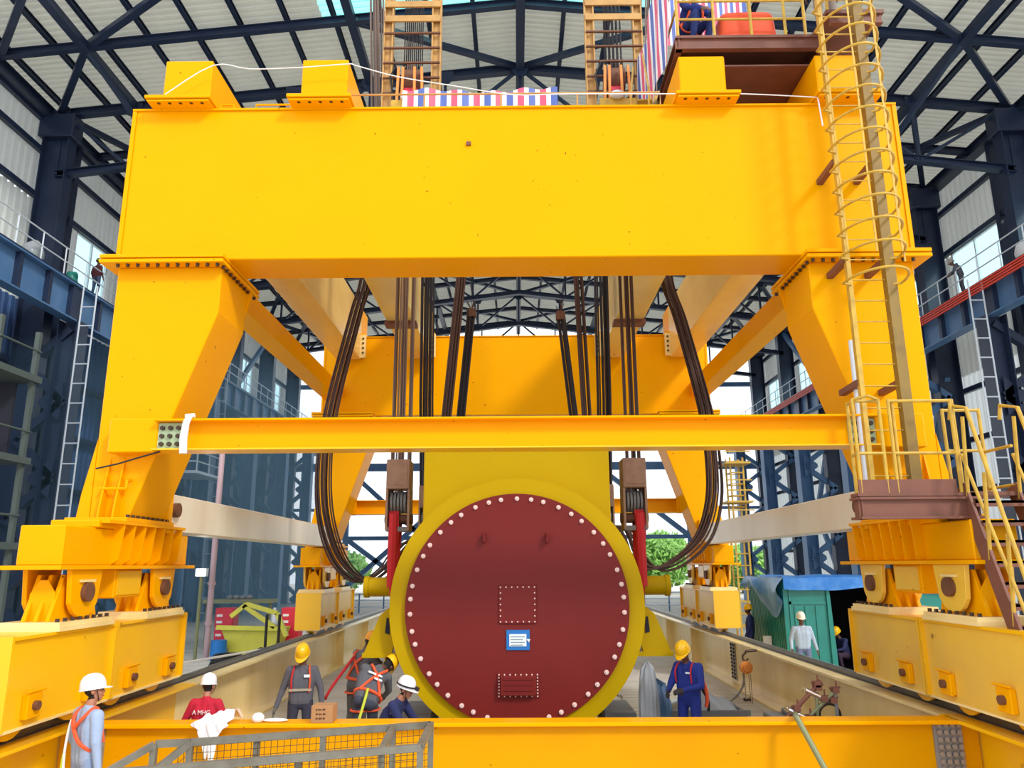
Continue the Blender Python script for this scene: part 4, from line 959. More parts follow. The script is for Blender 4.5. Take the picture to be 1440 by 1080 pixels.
        e.add(vs, [(i * nu + j, i * nu + (j + 1) % nu, (i + 1) * nu + (j + 1) % nu, (i + 1) * nu + j) for i in range(3) for j in range(nu)])
        ho = e.build('helmet', helmet, root, smooth=True)
        e = MB(); e.tube([hc + HR @ V(.095 * math.cos(a), -.03 - .02 * math.sin(a), .03 - .145 * math.sin(a)) * s for a in [PI * i / 12 for i in range(13)]], .005 * s, 5); e.build('chin_strap', BLACK, ho)
        if headlamp:
            e = MB(); e.tube([hc + HR @ V(.115 * math.cos(a), .005 + .141 * math.sin(a), .062) * s for a in [2 * PI * i / 28 for i in range(28)]], .011 * s, 6, closed=True); e.build('lamp_strap', BLACK, ho)
            e = MB(); e.cyl(hc + HR @ V(0, -.13, .062) * s, hc + HR @ V(0, -.185, .058) * s, .026 * s, 12); e.build('headlamp', BLACK, ho)
    # webbing harness laid on the trunk
    L = (P['neck'] - P['pel']).length; Fw = S.cross(U).normalized(); Fw = Fw if Fw.dot(lk + R @ V(0, -1, 0)) > 0 else -Fw
    def tp(sx, f, u): return P['pel'] + S * sx * s + Fw * f * s + U * L * u
    if harness:
        col = harness
        def strapline(pts, r=.021, m=None, nm='harness_strap'):
            e = MB(); e.tube(smooth_path(pts, 30), r * s, 6); return e.build(nm, m or col, root, smooth=True)
        for k in (-1, 1):
            strapline([tp(k * .17, .10, .10), tp(k * .15, .145, .45), tp(k * .13, .125, .80), tp(k * .12, .02, 1.0), tp(k * .11, -.115, .85), tp(-k * .03, -.14, .52), tp(-k * .16, -.10, .10)])
            hp = P['hipL' if k > 0 else 'hipR']; kn = P['knL' if k > 0 else 'knR']; c0 = hp.lerp(kn, .25); ax = (kn - hp).normalized(); a1 = ax.orthogonal().normalized(); a2 = ax.cross(a1)
            e = MB(); e.tube([c0 + (a1 * math.cos(t) + a2 * math.sin(t)) * .108 * s for t in [2 * PI * i / 18 for i in range(18)]], .016 * s, 6, closed=True); e.build('leg_strap', col, root, smooth=True)
        e = MB(); e.tube([tp(.205 * math.cos(t), .135 * math.sin(t), .12) for t in [2 * PI * i / 24 for i in range(24)]], .024 * s, 6, closed=True); e.build('belt', col, root, smooth=True)
    if strap:
        for pts, m, r in strap:
            e = MB(); e.tube(smooth_path([tp(*q) for q in pts], 24), r * s, 6); e.build('lanyard', m, root, smooth=True)
    if badge:
        for (sx, f, u, w_, hh, m) in badge:
            e = MB(); cc = tp(sx, f, u); nrm = Fw if f > 0 else -Fw
            e.bar(cc - S * w_ / 2 * s, cc + S * w_ / 2 * s, .012 * s, hh * s, U); e.build('badge', m, root)
    if backtext:
        cu = bpy.data.curves.new('lettering', 'FONT'); cu.body = backtext; cu.size = .075; cu.extrude = .004; cu.align_x = 'CENTER'
        o = bpy.data.objects.new('lettering', cu); mm = bpy.data.meshes.new_from_object(o); bpy.data.objects.remove(o); mm.materials.append(WHITE)
        o = put('lettering', mm, root, tp(0, -.142, .62)); Mx = Matrix((S * -1 if (S.cross(U)).dot(-Fw) < 0 else S, U, -Fw)).transposed(); o.rotation_euler = Mx.to_euler()
    return root
def gp(px, py, Y): return at(px, py, Y).x
R_ = math.radians
person('man in light blue shirt and white helmet standing in the left foreground, seen from behind', gp(132, 960, 9.1), 9.1, FL, R_(146), 1.76, look=(-.42, -.9, .12),
       top=(168, 188, 222), legs=(150, 172, 210), skin=SKIN, helmet=HELW, voxel=.011, pose=dict(wrL=(.24, -.12, .86), wrR=(-.27, 0, .86)),
       strap=[([(.17, .10, .2), (.16, .13, .6), (.12, .03, 1.0), (.10, -.10, .86), (0, -.145, .60), (-.10, -.13, .35), (-.17, -.04, .18)], ORSTRAP, .022), ([(.10, -.13, .80), (.12, -.15, .5), (.14, -.16, .1), (.15, -.15, -.3)], WHITE, .014),
              ([(.16, -.15, .1), (.17, -.16, -.2), (.17, -.15, -.5)], LIME, .022), ([(-.15, .1, .3), (-.12, .03, 1.0), (-.09, -.115, .84), (.02, -.145, .6)], ORSTRAP, .02)])
person('man in red jacket and white helmet, back turned, behind the foreground beam', gp(293, 960, 10.75), 10.75, FL, R_(176), 1.56, look=(0, -1, -.12),
       top=(206, 32, 62), legs=(60, 60, 80), skin=SKIN, helmet=HELW, voxel=.011, pose=dict(elL=(.30, .02, 1.15), elR=(-.30, .02, 1.15), wrL=(.30, -.12, .95), wrR=(-.30, -.12, .95)), backtext='A MHG')
person('worker in grey overalls and yellow helmet looking down, standing near the left runway girder', gp(424, 960, 12.7), 12.7, FL, R_(8), 1.76, look=(-.15, -1, -.75),
       top=(98, 98, 108), legs=(60, 60, 78), helmet=HELY, glove=GLOVE, voxel=.011, pose=dict(elL=(.29, .02, 1.12), elR=(-.28, .04, 1.12), wrL=(.33, -.03, .84), wrR=(-.36, -.04, .86), anL=(.16, .02, .09), anR=(-.17, 0, .09)),
       strap=[([(k * .13, .125, .25), (k * .14, .135, .6), (k * .12, .10, .9), (k * .11, .0, 1.0), (k * .1, -.11, .8)], ORSTRAP if k > 0 else SLING, .014) for k in (-1, 1)],
       badge=[(.09, .142, .72, .085, .04, PAPER), (0, .135, .32, .34, .035, mat('reflective tape', (170, 160, 140), .5))])
person('worker in grey bending over beside the drum, orange harness on his back', gp(515, 960, 12.0), 12.0, FL + .12, R_(200), 1.74, look=(-.25, -.9, -1.0),
       top=(96, 98, 106), legs=(66, 72, 90), helmet=HELY, voxel=.011, harness=ORSTRAP,
       pose=dict(pel=(0, .05, .96), chest=(-.08, -.16, 1.20), neck=(-.24, -.32, 1.34), head=(-.39, -.43, 1.36), shL=(-.02, -.28, 1.36), shR=(-.36, -.24, 1.22), elL=(-.05, -.52, 1.12), elR=(-.42, -.42, 1.0), wrL=(-.22, -.60, .98), wrR=(-.40, -.62, .90)),
       strap=[([(.05, -.16, .1), (.04, -.20, -.15), (.02, -.2, -.5), (.0, -.17, -.8)], LIME, .02)], badge=[(.03, -.15, .60, .22, .03, PAPER), (-.04, -.15, .48, .12, .03, PAPER)])
person('worker in orange harness with orange yellow helmet, leaning behind the left foot bracket', gp(502, 960, 13.4), 13.4, FL + .14, R_(150), 1.76, look=(.4, -1, -.2),
       top=(104, 104, 108), legs=(92, 90, 88), helmet=HELO, voxel=.012, harness=ORSTRAP,
       pose=dict(chest=(-.03, -.06, 1.26), neck=(-.06, -.10, 1.44), head=(-.09, -.17, 1.57), shL=(.12, -.11, 1.40), shR=(-.24, -.08, 1.38), elL=(.22, -.30, 1.22), wrL=(.10, -.50, 1.22), elR=(-.34, -.22, 1.16), wrR=(-.28, -.46, 1.2)),
       strap=[([(.05, -.16, .8), (.12, -.22, .4), (.2, -.3, -.1), (.26, -.34, -.5), (.3, -.3, -.6)], SLING, .024)])
person('worker in navy jacket and white helmet with black headlamp strap, crouching beside the drum', gp(556, 1000, 11.35), 11.35, FL, R_(78), 1.72, look=(.05, -1, -.30),
       top=(40, 48, 96), legs=(40, 46, 84), skin=SKIN, helmet=HELW, headlamp=True, voxel=.010,
       pose=dict(pel=(0, .18, .74), hipL=(.1, .18, .72), hipR=(-.1, .18, .72), chest=(0, .05, 1.01), neck=(0, -.06, 1.18), head=(0, -.14, 1.31), shL=(.19, -.03, 1.14), shR=(-.19, -.03, 1.14), elL=(.24, -.20, .90), elR=(-.24, -.18, .90),
                 wrL=(.14, -.40, .82), wrR=(-.12, -.40, .80), knL=(.14, -.18, .50), knR=(-.14, -.14, .46), anL=(.14, .06, .09), anR=(-.14, .24, .09)), badge=[(-.2, .03, .75, .09, .02, PAPER)])
person('worker in bright blue coverall and yellow helmet standing right of the drum, looking down', gp(968, 960, 12.5), 12.5, FL + .045, R_(-42), 1.76, look=(0, -1, -.65),
       top=(34, 52, 140), legs=(34, 52, 140), helmet=HELY, glove=BOOT, voxel=.011,
       pose=dict(elL=(.26, -.08, 1.14), elR=(-.25, -.10, 1.12), wrL=(.12, -.33, 1.10), wrR=(-.14, -.36, 1.06), neck=(0, -.02, 1.45), head=(0, -.08, 1.58)),
       strap=[([(k * .13, .12, .45), (k * .13, .125, .8), (k * .11, .0, 1.0), (k * .1, -.12, .75), (k * .06, -.14, .4)], SLING, .012) for k in (-1, 1)] + [([(.18, -.12, .45), (.2, -.16, .2), (.2, -.18, -.1), (.18, -.17, -.3)], ORSTRAP, .03), ([(.16, -.14, .2), (.2, -.2, -.1), (.2, -.2, -.42)], BLACK, .025)],
       badge=[(.08, .13, .74, .07, .025, PAPER)])
person('distant worker in blue with yellow helmet beside the ribbed end of the green shed', gp(1053, 860, 24.2), 24.2, FL, R_(-120), 1.74, top=(46, 56, 120), legs=(46, 56, 120), helmet=HELY, voxel=.02)
person('man in pale checked shirt and cream helmet standing in front of the green shed', gp(1127, 880, 20.3), 20.3, FL, R_(-8), 1.74, top=(176, 190, 206), legs=(110, 120, 150), helmet=mat('cream helmet', (226, 220, 200), .4), voxel=.016,
       pose=dict(elL=(.27, .03, 1.12), elR=(-.27, .03, 1.12), wrL=(.32, -.04, .88), wrR=(-.30, -.10, .9)))
person('crouching worker with yellow helmet in the dark doorway of the green shed', gp(1180, 890, 22.7), 22.7, FL, R_(-60), 1.7, look=(0, -1, -.5), top=(36, 42, 84), legs=(60, 40, 60), helmet=HELY, voxel=.02,
       pose=dict(pel=(0, .14, .50), hipL=(.1, .14, .48), hipR=(-.1, .14, .48), chest=(0, .05, .76), neck=(0, -.02, .95), head=(0, -.09, 1.08), shL=(.19, 0, .90), shR=(-.19, 0, .90), elL=(.24, -.18, .68), elR=(-.24, -.18, .68),
                 wrL=(.12, -.38, .64), wrR=(-.12, -.38, .62), knL=(.16, -.30, .52), knR=(-.16, -.28, .5), anL=(.15, -.18, .09), anR=(-.15, -.16, .09)))
ztL = 9.8 + 1.42 + .10; ztR = 9.75 + 1.42 + .10
person('man in maroon shirt and jeans on the left walkway, back to the camera', -18.08, 31.2, ztL, R_(165), 1.74, top=(92, 40, 48), legs=(62, 80, 110), helmet=HELK, voxel=.022)
person('man in grey work clothes leaning forward on the right walkway by the window', 19.42, 31.6, ztR, R_(-110), 1.74, look=(0, -1, -.5), top=(88, 92, 104), legs=(80, 78, 84), helmet=mat('grey cap', (150, 140, 130), .7), voxel=.022,
       pose=dict(chest=(0, -.08, 1.24), neck=(0, -.18, 1.40), head=(0, -.28, 1.50), shL=(.19, -.15, 1.36), shR=(-.19, -.15, 1.36), elL=(.24, -.26, 1.10), elR=(-.24, -.26, 1.10), wrL=(.2, -.42, 1.0), wrR=(-.2, -.42, 1.0)))
person('person in blue with orange harness crouching on the upper right platform behind the railing', 3.03, 11.2, 8.27, R_(25), 1.7, look=(0, -1, -.4), top=(30, 50, 130), legs=(34, 50, 110), helmet=HELY, voxel=.016, harness=ORSTRAP,
       pose=dict(pel=(0, .14, .50), hipL=(.1, .14, .48), hipR=(-.1, .14, .48), chest=(0, .05, .78), neck=(0, -.02, .97), head=(0, -.09, 1.10), shL=(.19, 0, .92), shR=(-.19, 0, .92), elL=(.24, -.18, .70), elR=(-.24, -.18, .70),
                 wrL=(.12, -.36, .60), wrR=(-.12, -.36, .60), knL=(.16, -.26, .55), knR=(-.16, -.26, .55), anL=(.15, -.14, .09), anR=(-.15, -.14, .09)))
person('person in grey trousers standing on the landing at the ladder top, only legs in frame', 5.16, 10.95, 8.36, R_(180), 1.74, top=(120, 110, 104), legs=(140, 126, 120), helmet=HELY, voxel=.018)
# ================================================================== SMALL THINGS ROUND THE PIT
# mesh guard railing in the foreground
gz = -1.34
def gpt(px, py): d = at(px, py, 1.0); return d * (gz / d.z)
g = thing('mesh_railing', (-1.6, 6.6, FL), 'grey steel guard railing with wire mesh panels in the near foreground', 'railing')
def gbar(p, q, nm='top_rail', w_=.05):
    b = MB(); b.bar(p, q, w_, w_); b.build(nm, GRAYR, g)
A, Bp, Cc, D = gpt(606, 1019), gpt(591, 1051), gpt(268, 1044), gpt(150, 1088)
E0 = gpt(217, 1047)
drop = Vector((-.62, -.55, -.55))
gbar(A, Cc); gbar(A, Bp); gbar(Bp, D); gbar(Cc, Cc + Vector((-.50, -.30, -.42))); gbar(Cc, E0 + Vector((0, .02, 0))); gbar(E0, E0 + Vector((-.62, -.32, -.36)), 'stair_rail')
gbar(gpt(553, 1023), gpt(537, 1054), 'cross_rail', .045)
for p in (A, Bp, Cc, E0, gpt(553, 1023), gpt(537, 1054), gpt(455, 1030), gpt(362, 1036), gpt(420, 1061), gpt(300, 1072)): gbar(p, (p.x, p.y, FL + .002), 'post', .045)
def meshpanel(p, q, hgt, n, m):
    b = MB()
    for i in range(n + 1): t = i / n; a = p.lerp(q, t); b.bar((a.x, a.y, a.z - .02), (a.x, a.y, a.z - hgt), .004, .004)
    for k in range(m + 1): z = -.03 - hgt * k / m; b.bar(p + Vector((0, 0, z)), q + Vector((0, 0, z)), .004, .004)
    b.build('mesh_panel', MESHW, g, kind='stuff')
meshpanel(Cc, A, 1.0, 38, 20); meshpanel(D, Bp, 1.0, 42, 20); meshpanel(Cc + Vector((-.50, -.30, -.42)), Cc, 1.0, 14, 20)
b = MB(); c0 = gpt(300, 1062); b.grid(lambda u, v_: (c0.x + .20 * math.cos(2 * PI * u) * math.sin(PI / 2 * v_) * 1.2, c0.y + .20 * math.sin(2 * PI * u) * math.sin(PI / 2 * v_), -1.62 + .20 * math.cos(PI / 2 * v_)), 24, 8)
b.cyl((c0.x, c0.y, FL), (c0.x, c0.y, -1.6), .22, 20)
o = b.build('grey_barrel', GREY, None, smooth=True); tag(o, 'grey domed drum standing inside the foreground mesh railing', 'barrel')
# cloth over the beam
cx = at(293, 1020, 9.9).x
def clf(u, v_):
    x = cx + (u - .5) * (.46 - .12 * v_) + .03 * math.sin(9 * v_ + 3 * u); f = .03 * math.sin(19 * u + 2 * v_) + .02 * math.sin(31 * u)
    t = v_ * .62
    if t < .2: return (x + .06, 10.26 - t * 1.4 * .9, RT + .03 + .10 * math.sin(PI * min(1, t / .2)) * (.4 + .9 * u) + f * .5)
    k = t - .2; w_ = max(0, 1 - abs(u - .55) * 2.4)
    return (x, 9.955 - .02 + f * .6 - .012, RT + .03 - k * (.25 + .75 * w_) + .01 * math.sin(23 * u))
b = MB(); b.grid(clf, 36, 26); o = b.build('white_cloth', CLOTH, None, smooth=True, fix=False); tag(o, 'crumpled white cloth draped over the foreground beam below the man in red', 'cloth')
b = MB(); q = at(296, 1058, 9.9); b.tube([(q.x, 9.93, q.z + .12), (q.x + .01, 9.9, q.z + .05), (q.x + .005, 9.9, q.z - .08)], [.045, .05, .035], 10); o = b.build('white_bottle_end', WHITE, None, smooth=True); tag(o, 'small white glove end hanging below the draped white cloth', 'glove')
q = at(362, 1018, 10.05)
b = MB(); b.ball((q.x, 10.06, RT + .055), (.075, .07, .06), 14, 10); b.ball((q.x + .2, 10.1, RT + .02), (.16, .06, .022), 14, 8); o = b.build('glove', CLOTH, None, smooth=True); tag(o, 'small crumpled white rag lying alone on the foreground beam', 'rag')
# cardboard carton with writing
q0, q1 = at(440, 1017, 10.1), at(470, 1017, 10.1)
bx = thing('cardboard_box', ((q0.x + q1.x) / 2, 10.12, RT), 'brown cardboard box with brown writing standing on the foreground beam', 'box')
b = MB(); b.box(q0.x, q1.x, 9.985, 10.24, RT + .001, RT + .20); b.build('carton', CARD, bx, bevel=.004)
b = MB()
for k in range(3):
    xx = q0.x + .06
    while xx < q1.x - .08:
        ww = random.uniform(.015, .04); b.box(xx, xx + ww, 9.9825, 9.9855, RT + .148 - .05 * k, RT + .160 - .05 * k + random.uniform(0, .008)); b.box(xx, xx + .006, 9.9825, 9.9855, RT + .14 - .05 * k, RT + .168 - .05 * k); xx += ww + .012
b.build('writing', INK, bx, kind='stuff')
# chain hoist on the right girder
q = at(1047, 930, 14.0); hx = 5.05
qq = atx(1047, 910, hx); y0 = qq.y
ch = thing('chain_hoist', (hx, y0, -2.2), 'orange hand chain hoist hung on the right runway girder', 'hoist')
zt = RT - .04
b = MB(); b.tube([(5.32, y0, zt + .02), (hx + .02, y0, zt + .0), (hx, y0, zt - .06)], .03, 8); b.build('beam_clamp', BOLT, ch)
b = MB(); b.tube([(hx, y0, zt - .04), (hx - .06, y0, zt - .10), (hx - .05, y0, zt - .18), (hx + .02, y0, zt - .20), (hx + .06, y0, zt - .15)], .022, 8); b.build('hook', BOLT, ch, smooth=True)
b = MB(); b.cyl((hx, y0 - .07, zt - .34), (hx, y0 + .07, zt - .34), .135, 20); b.cyl((hx, y0 - .10, zt - .34), (hx, y0 - .07, zt - .34), .09, 16); b.build('hoist_body', ORH, ch, bevel=.01)
for dx in (-.05, .05, .09):
    b = MB()
    for k in range(22): z = zt - .47 - k * .028; (b.bar((hx + dx, y0, z), (hx + dx, y0, z - .03), .016 if k % 2 else .006, .006 if k % 2 else .016, (0, 1, 0)))
    b.build('chain', ROPEL, ch, kind='stuff')
b = MB(); P = smooth_path([(hx - .06, y0, zt - .45), (hx - .12, y0 - .1, zt - .7), (hx - .35, y0 - .25, FL + .16), (hx - .6, y0 - .3, FL + .07), (hx - 1.1, y0 - .2, FL + .07)], 30); b.tube(P, .022, 6); b.build('slack_chain', GRAYR, ch, smooth=True)
b = MB(); b.tube([(hx + .05, y0, zt - 1.02), (hx + .02, y0, FL + .08), (hx - .06, y0, FL + .06), (hx - .1, y0, FL + .1)], .03, 8); b.build('load_hook', BOLT, ch)
# scaffold clamps and tubes standing behind the beam on the right
sc_ = thing('scaffold_frame', (4.1, 10.9, FL), 'bundle of scaffold tubes with rusty clamps and polished rollers behind the foreground beam', 'scaffold')
Yk = 10.75
def k3(px, py, y=Yk): return at(px, py, y)
for (a, e, r, m) in (((1104, 1012), (1155, 958), .028, BROWN), ((1138, 1008), (1178, 968), .024, PGREEN), ((1150, 1014), (1148, 975), .022, PGREEN), ((1178, 1012), (1174, 970), .024, GREY)):
    p, e2 = k3(*a), k3(*e); b = MB(); b.tube([p, e2], r, 10); b.build('tube', m, sc_)
b = MB(); p = k3(1120, 1008, 9.82); e2 = k3(1166, 1092, 9.5); b.tube([p, e2, e2 + (e2 - p) * 1.2], .034, 10); b.build('leaning_tube', PGREEN, sc_)
b = MB(); b.tube([k3(1120, 1008, 9.84), k3(1119, 1004, 10.7)], .03, 8); b.build('coupling_tube', PGREEN, sc_)
for (a, e) in (((1132, 970), (1157, 982)), ((1108, 998), (1135, 1011))):
    p, e2 = k3(*a), k3(*e)
    for dy in (0, .09): b = MB(); b.cyl(p + Vector((0, dy, .02 * dy)), e2 + Vector((0, dy, 0)), .036, 14); b.build('roller', CHROME, sc_, smooth=True)
for px, py in ((1148, 962), (1174, 970), (1120, 996), (1138, 1009), (1158, 982), (1171, 984), (1150, 967)):
    p = k3(px, py); b = MB(); b.box(p.x - .04, p.x + .04, p.y - .05, p.y + .05, p.z - .035, p.z + .035); b.cyl((p.x - .07, p.y, p.z + .02), (p.x + .07, p.y, p.z + .03), .014, 6); b.cyl((p.x + .02, p.y, p.z), (p.x + .02, p.y, p.z + .11), .012, 6); b.build('clamp', BROWN, sc_)
for px in (1150, 1174):
    p = k3(px, 1010); b = MB(); b.tube([p, (p.x, p.y, FL + .005)], .026, 8); b.build('leg_tube', PGREEN, sc_)
for i in range(3):
    p = k3(1168, 1010, 11.0); b = MB(); b.tube([(p.x + .14 * math.cos(a) * (1 + .1 * i), 11.0 + .05 * i, FL + 1.0 + .14 * math.sin(a)) for a in [2 * PI * j / 20 for j in range(20)]], .014, 6, closed=True); b.build('cable_coil', BLACK, sc_, smooth=True)
# ------------------------------------------------------------------ green shed with tarpaulin
x0, x1, y0, y1 = 7.42, 12.6, 22.0, 25.2; zt = -.47
sh = thing('green_shed', ((x0 + x1) / 2, 23.5, FL), 'green sheet metal site shed with open dark doorway under a blue tarpaulin', 'shed')
def ribwall(p, q, z0, z1, n, name, m, amp=.09):
    p = Vector(p); q = Vector(q); d = (q - p) / n; nr = Vector((d.y, -d.x, 0)).normalized() * amp; pr = []
    for i in range(n): pr += [p + d * i, p + d * (i + .45), p + d * (i + .55) + nr, p + d * (i + .95) + nr]
    pr.append(q); k = len(pr); b = MB(); b.add([(a.x, a.y, z) for z in (z0, z1) for a in pr], [(i, i + 1, k + i + 1, k + i) for i in range(k - 1)]); return b.build(name, m, sh, fix=False)
ribwall((x0, y1, 0), (x0, y0, 0), FL, zt, 22, 'ribbed_end_wall', TEAL)
b = MB(); b.box(x0, x0 + 1.1, y0, y0 + .05, FL, zt); b.build('front_panel', TEAL, sh)
b = MB(); b.box(x0 + .05, x0 + 1.05, y0 - .03, y0, zt - .62, zt - .54); b.box(x0 + .05, x0 + .11, y0 - .03, y0, FL + .1, zt - .1); b.build('panel_rib', TEAL, sh)
for i in range(3): b = MB(); b.box(x0 + .18 + .29 * i, x0 + .36 + .29 * i, y0 - .025, y0, FL + .15, zt - .66); b.build('panel_fold', TEAL, sh)
b = MB(); b.prism([(x0 + 1.08, FL), (x0 + 1.24, FL), (x0 + 1.16, zt), (x0 + 1.08, zt)], 'y', y0 - .06, y0 + .06); b.build('door_edge', TEAL, sh)
b = MB(); b.box(x0 + 2.3, x1, y0, y0 + .05, FL, zt); b.build('front_panel', TEAL, sh)
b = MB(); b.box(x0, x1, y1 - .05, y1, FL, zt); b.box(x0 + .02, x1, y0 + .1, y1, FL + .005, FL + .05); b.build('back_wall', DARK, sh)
b = MB(); b.box(x1 - .05, x1, y0, y1, FL, zt); b.build('end_wall', TEAL, sh)
b = MB(); b.box(x0 - .05, x1 + .05, y0 - .1, y1 + .1, zt, zt + .08); b.build('shed_roof', TEAL, sh)
def tf(u, v_):
    x = x0 - .12 + (x1 - x0 + .2) * u; lump = .03 * math.sin(17 * u + 5 * v_) + .02 * math.sin(31 * u + 3)
    if v_ < .7: return (x, y1 + .12 - (y1 - y0 + .3) * v_ / .7, zt + .10 + lump * .5 + .03 * math.sin(11 * v_))
    return (x, y0 - .19 - .02 * math.sin(23 * u), zt + .10 - (.30 + .06 * math.sin(9 * u)) * (v_ - .7) / .3 + lump * .4)
b = MB(); b.grid(tf, 50, 24)
def tf2(u, v_):
    y = y0 - .18 + (y1 - y0 + .4) * u; hang = .35 + .75 * math.exp(-((u - .25) / .28) ** 2) + .08 * math.sin(14 * u)
    return (x0 - .12 - .12 * math.sin(PI * min(1, v_ * 1.1)) * (1 + .6 * math.sin(11 * u + 3 * v_)) - .06 * v_, y, zt + .10 - hang * v_)
b.grid(tf2, 36, 18); o = b.build('blue_tarpaulin', TARP, None, smooth=True, fix=False); tag(o, 'blue tarpaulin spread over the roof of the green shed and hanging at its end', 'tarpaulin')
o = MB().box(9.4, 10.6, 21.0, 21.7, FL, FL + .35).build('cardboard_sheets', CARD, None, bevel=.01); tag(o, 'flat stack of brown cardboard in front of the shed doorway', 'cardboard')
o = MB().box(7.08, 7.3, 23.2, 23.3, FL, FL + .95).build('white_board', WHITE, None); tag(o, 'white board leaning by the ribbed shed end behind the distant worker', 'board')
# yellow ladder tower far right
lt = thing('ladder_tower', (9.6, 34.0, FL), 'tall yellow caged ladder tower far behind on the right', 'ladder')
for dx in (-.28, .28):
    for dy in (0, .7):
        b = MB(); b.bar((9.75 + dx, 34 + dy, FL), (9.75 + dx, 34 + dy, 4.6), .07, .07); b.build('post', YR, lt)
for k in range(15):
    z = FL + .4 + .5 * k; b = MB(); b.tube([(9.75 - .28, 34, z), (9.75 + .28, 34, z), (9.75 + .28, 34.7, z), (9.75 - .28, 34.7, z)], .025, 6, closed=True); b.build('hoop', YR, lt)
for z in (1.3, 2.6, 4.3):
    b = MB(); b.box(9.2, 10.3, 33.7, 35, z, z + .08); b.box(9.2, 10.3, 33.68, 33.72, z + .5, z + .56); b.box(9.2, 10.3, 33.68, 33.72, z + .95, z + 1.0); b.build('platform', YR, lt)
# wall ladders on hall columns, left and right
for (x, y, lb) in ((-17.35, 29.6, 'pale pipe ladder on the nearest left hall column'), (-17.35, 36.9, 'pale pipe ladder on the second left hall column'), (-17.35, 44.2, 'pale pipe ladder on the third left hall column'), (18.7, 29.6, 'pale pipe ladder on the nearest right hall column'), (18.7, 36.9, 'pale pipe ladder on the second right hall column')):
    t = thing('wall_ladder', (x, y, FL), lb, 'ladder')
    for dx in (-.28, .28):
        b = MB(); b.tube([(x + dx, y, FL), (x + dx, y, 11.2)], .035, 6); b.build('stile', GAL, t)
    for k in range(17): b = MB(); b.tube([(x - .28, y, FL + .5 + .8 * k), (x + .28, y, FL + .5 + .8 * k)], .03, 6); b.build('rung', GAL, t)
# left background: skip, cabinets, lamp, pipes, table, bottles
Yb = 27.5
q = at(355, 915, Yb); t = thing('yellow_skip', (q.x, Yb, FL), 'yellow green steel skip with sloping bars behind the left runway girder', 'skip')
b = MB(); b.prism([(q.x - .55, FL), (q.x + .75, FL), (q.x + 1.1, FL + .95), (q.x - .95, FL + .95)], 'y', Yb - .5, Yb + .6); b.build('bin', LIMEY, t, bevel=.02)
for (a, e) in (((-1.05, 1.0), (1.1, .95)), ((-.6, 1.35), (-.1, 1.75)), ((-.1, 1.75), (.95, 1.45)), ((.95, 1.45), (1.3, .7)), ((-.2, 1.7), (.9, 1.0))):
    b = MB(); b.bar((q.x + a[0], Yb - .6, FL + a[1]), (q.x + e[0], Yb - .6, FL + e[1]), .14, .14, (0, 1, 0)); b.build('bar', LIMEY, t)
for px, lb in ((319, 'red welding cabinet left of the yellow green skip'), (411, 'red welding cabinet half hidden by the rear left bogie')):
    q = at(px, 870, 28.6); t = thing('red_cabinet', (q.x, 28.6, FL), lb, 'cabinet')
    b = MB(); b.box(q.x - .32, q.x + .32, 28.3, 28.9, FL + .35, FL + 1.55); b.build('case', REDC, t, bevel=.03)
    for k in range(4): b = MB(); b.box(q.x - .25, q.x - .05, 28.28, 28.30, FL + .6 + .22 * k, FL + .68 + .22 * k); b.build('louvre', WHITE, t)
    b = MB(); b.box(q.x - .36, q.x + .36, 28.26, 28.94, FL, FL + .36); b.build('plinth', GREY, t)
q = at(284, 805, 26.5); t = thing('flood_lamp', (q.x, 26.5, FL), 'lit white flood lamp on a thin stand in the left background', 'lamp')
b = MB(); b.tube([(q.x, 26.5, FL), (q.x, 26.5, q.z - .1)], .06, 8); b.build('stand', PGREEN, t)
b = MB(); b.box(q.x - .18, q.x + .18, 26.4, 26.6, q.z - .13, q.z + .13); b.build('lamp_case', GAL, t)
b = MB(); b.box(q.x - .15, q.x + .15, 26.385, 26.4, q.z - .10, q.z + .10); b.build('lamp_face', LAMP, t)
p0, p1 = at(305, 690, 27.0), at(291, 905, 27.0); t = thing('drain_pipe', (p1.x, 27.0, FL), 'faded pink vertical pipe in the left background beside the flood lamp', 'pipe')
b = MB(); b.tube([(p1.x, 27.0, FL), (p1.x, 27.0, 4.4)], .10, 10); b.build('pipe', PINKP, t, smooth=True)
for z in (-1.9, -.6, 1.4, 4.0): b = MB(); b.cyl((p1.x, 27, z), (p1.x, 27, z + .12), .135, 10); b.build('pipe_collar', PINKP, t)
p = at(330, 848, 30.0); t = thing('work_table', (p.x, 30.0, FL), 'long grey steel work platform between pipe and column in the left background', 'table')
b = MB(); b.box(p.x - 1.1, p.x + 1.5, 29.7, 30.4, p.z, p.z + .14); b.build('table_top', PGREEN, t)
for dx in (-1.0, 1.35): b = MB(); b.bar((p.x + dx, 30, FL), (p.x + dx, 30, p.z), .1, .1); b.build('leg', PGREEN, t)
for k in range(4): b = MB(); b.ball((p.x - .2 + .25 * k, 30, p.z + .2), (.14, .14, .1), 10, 6); b.build('fitting', GREY, t)
for px, lb in ((373, 'dark pole with black bag, nearer the yellow green skip'), (391, 'dark pole with black bag, next to the rear left bogie')):
    q = at(px, 905, 24.5); t = thing('warning_pole', (q.x, 24.5, FL), lb, 'pole')
    b = MB(); b.tube([(q.x, 24.5, FL), (q.x, 24.5, FL + 1.55)], .045, 8); b.build('pole', BLACK, t); b = MB(); b.ball((q.x - .12, 24.5, FL + .3), (.2, .16, .3), 12, 8); b.build('bag', BLACK, t, smooth=True)
q = at(311, 905, 26.8); o = MB().cyl((q.x, 26.6, FL), (q.x, 26.6, FL + .62), .25, 16).build('blue_drum', BLUES, None, smooth=True); tag(o, 'small blue drum on the floor in front of the red cabinet', 'drum')
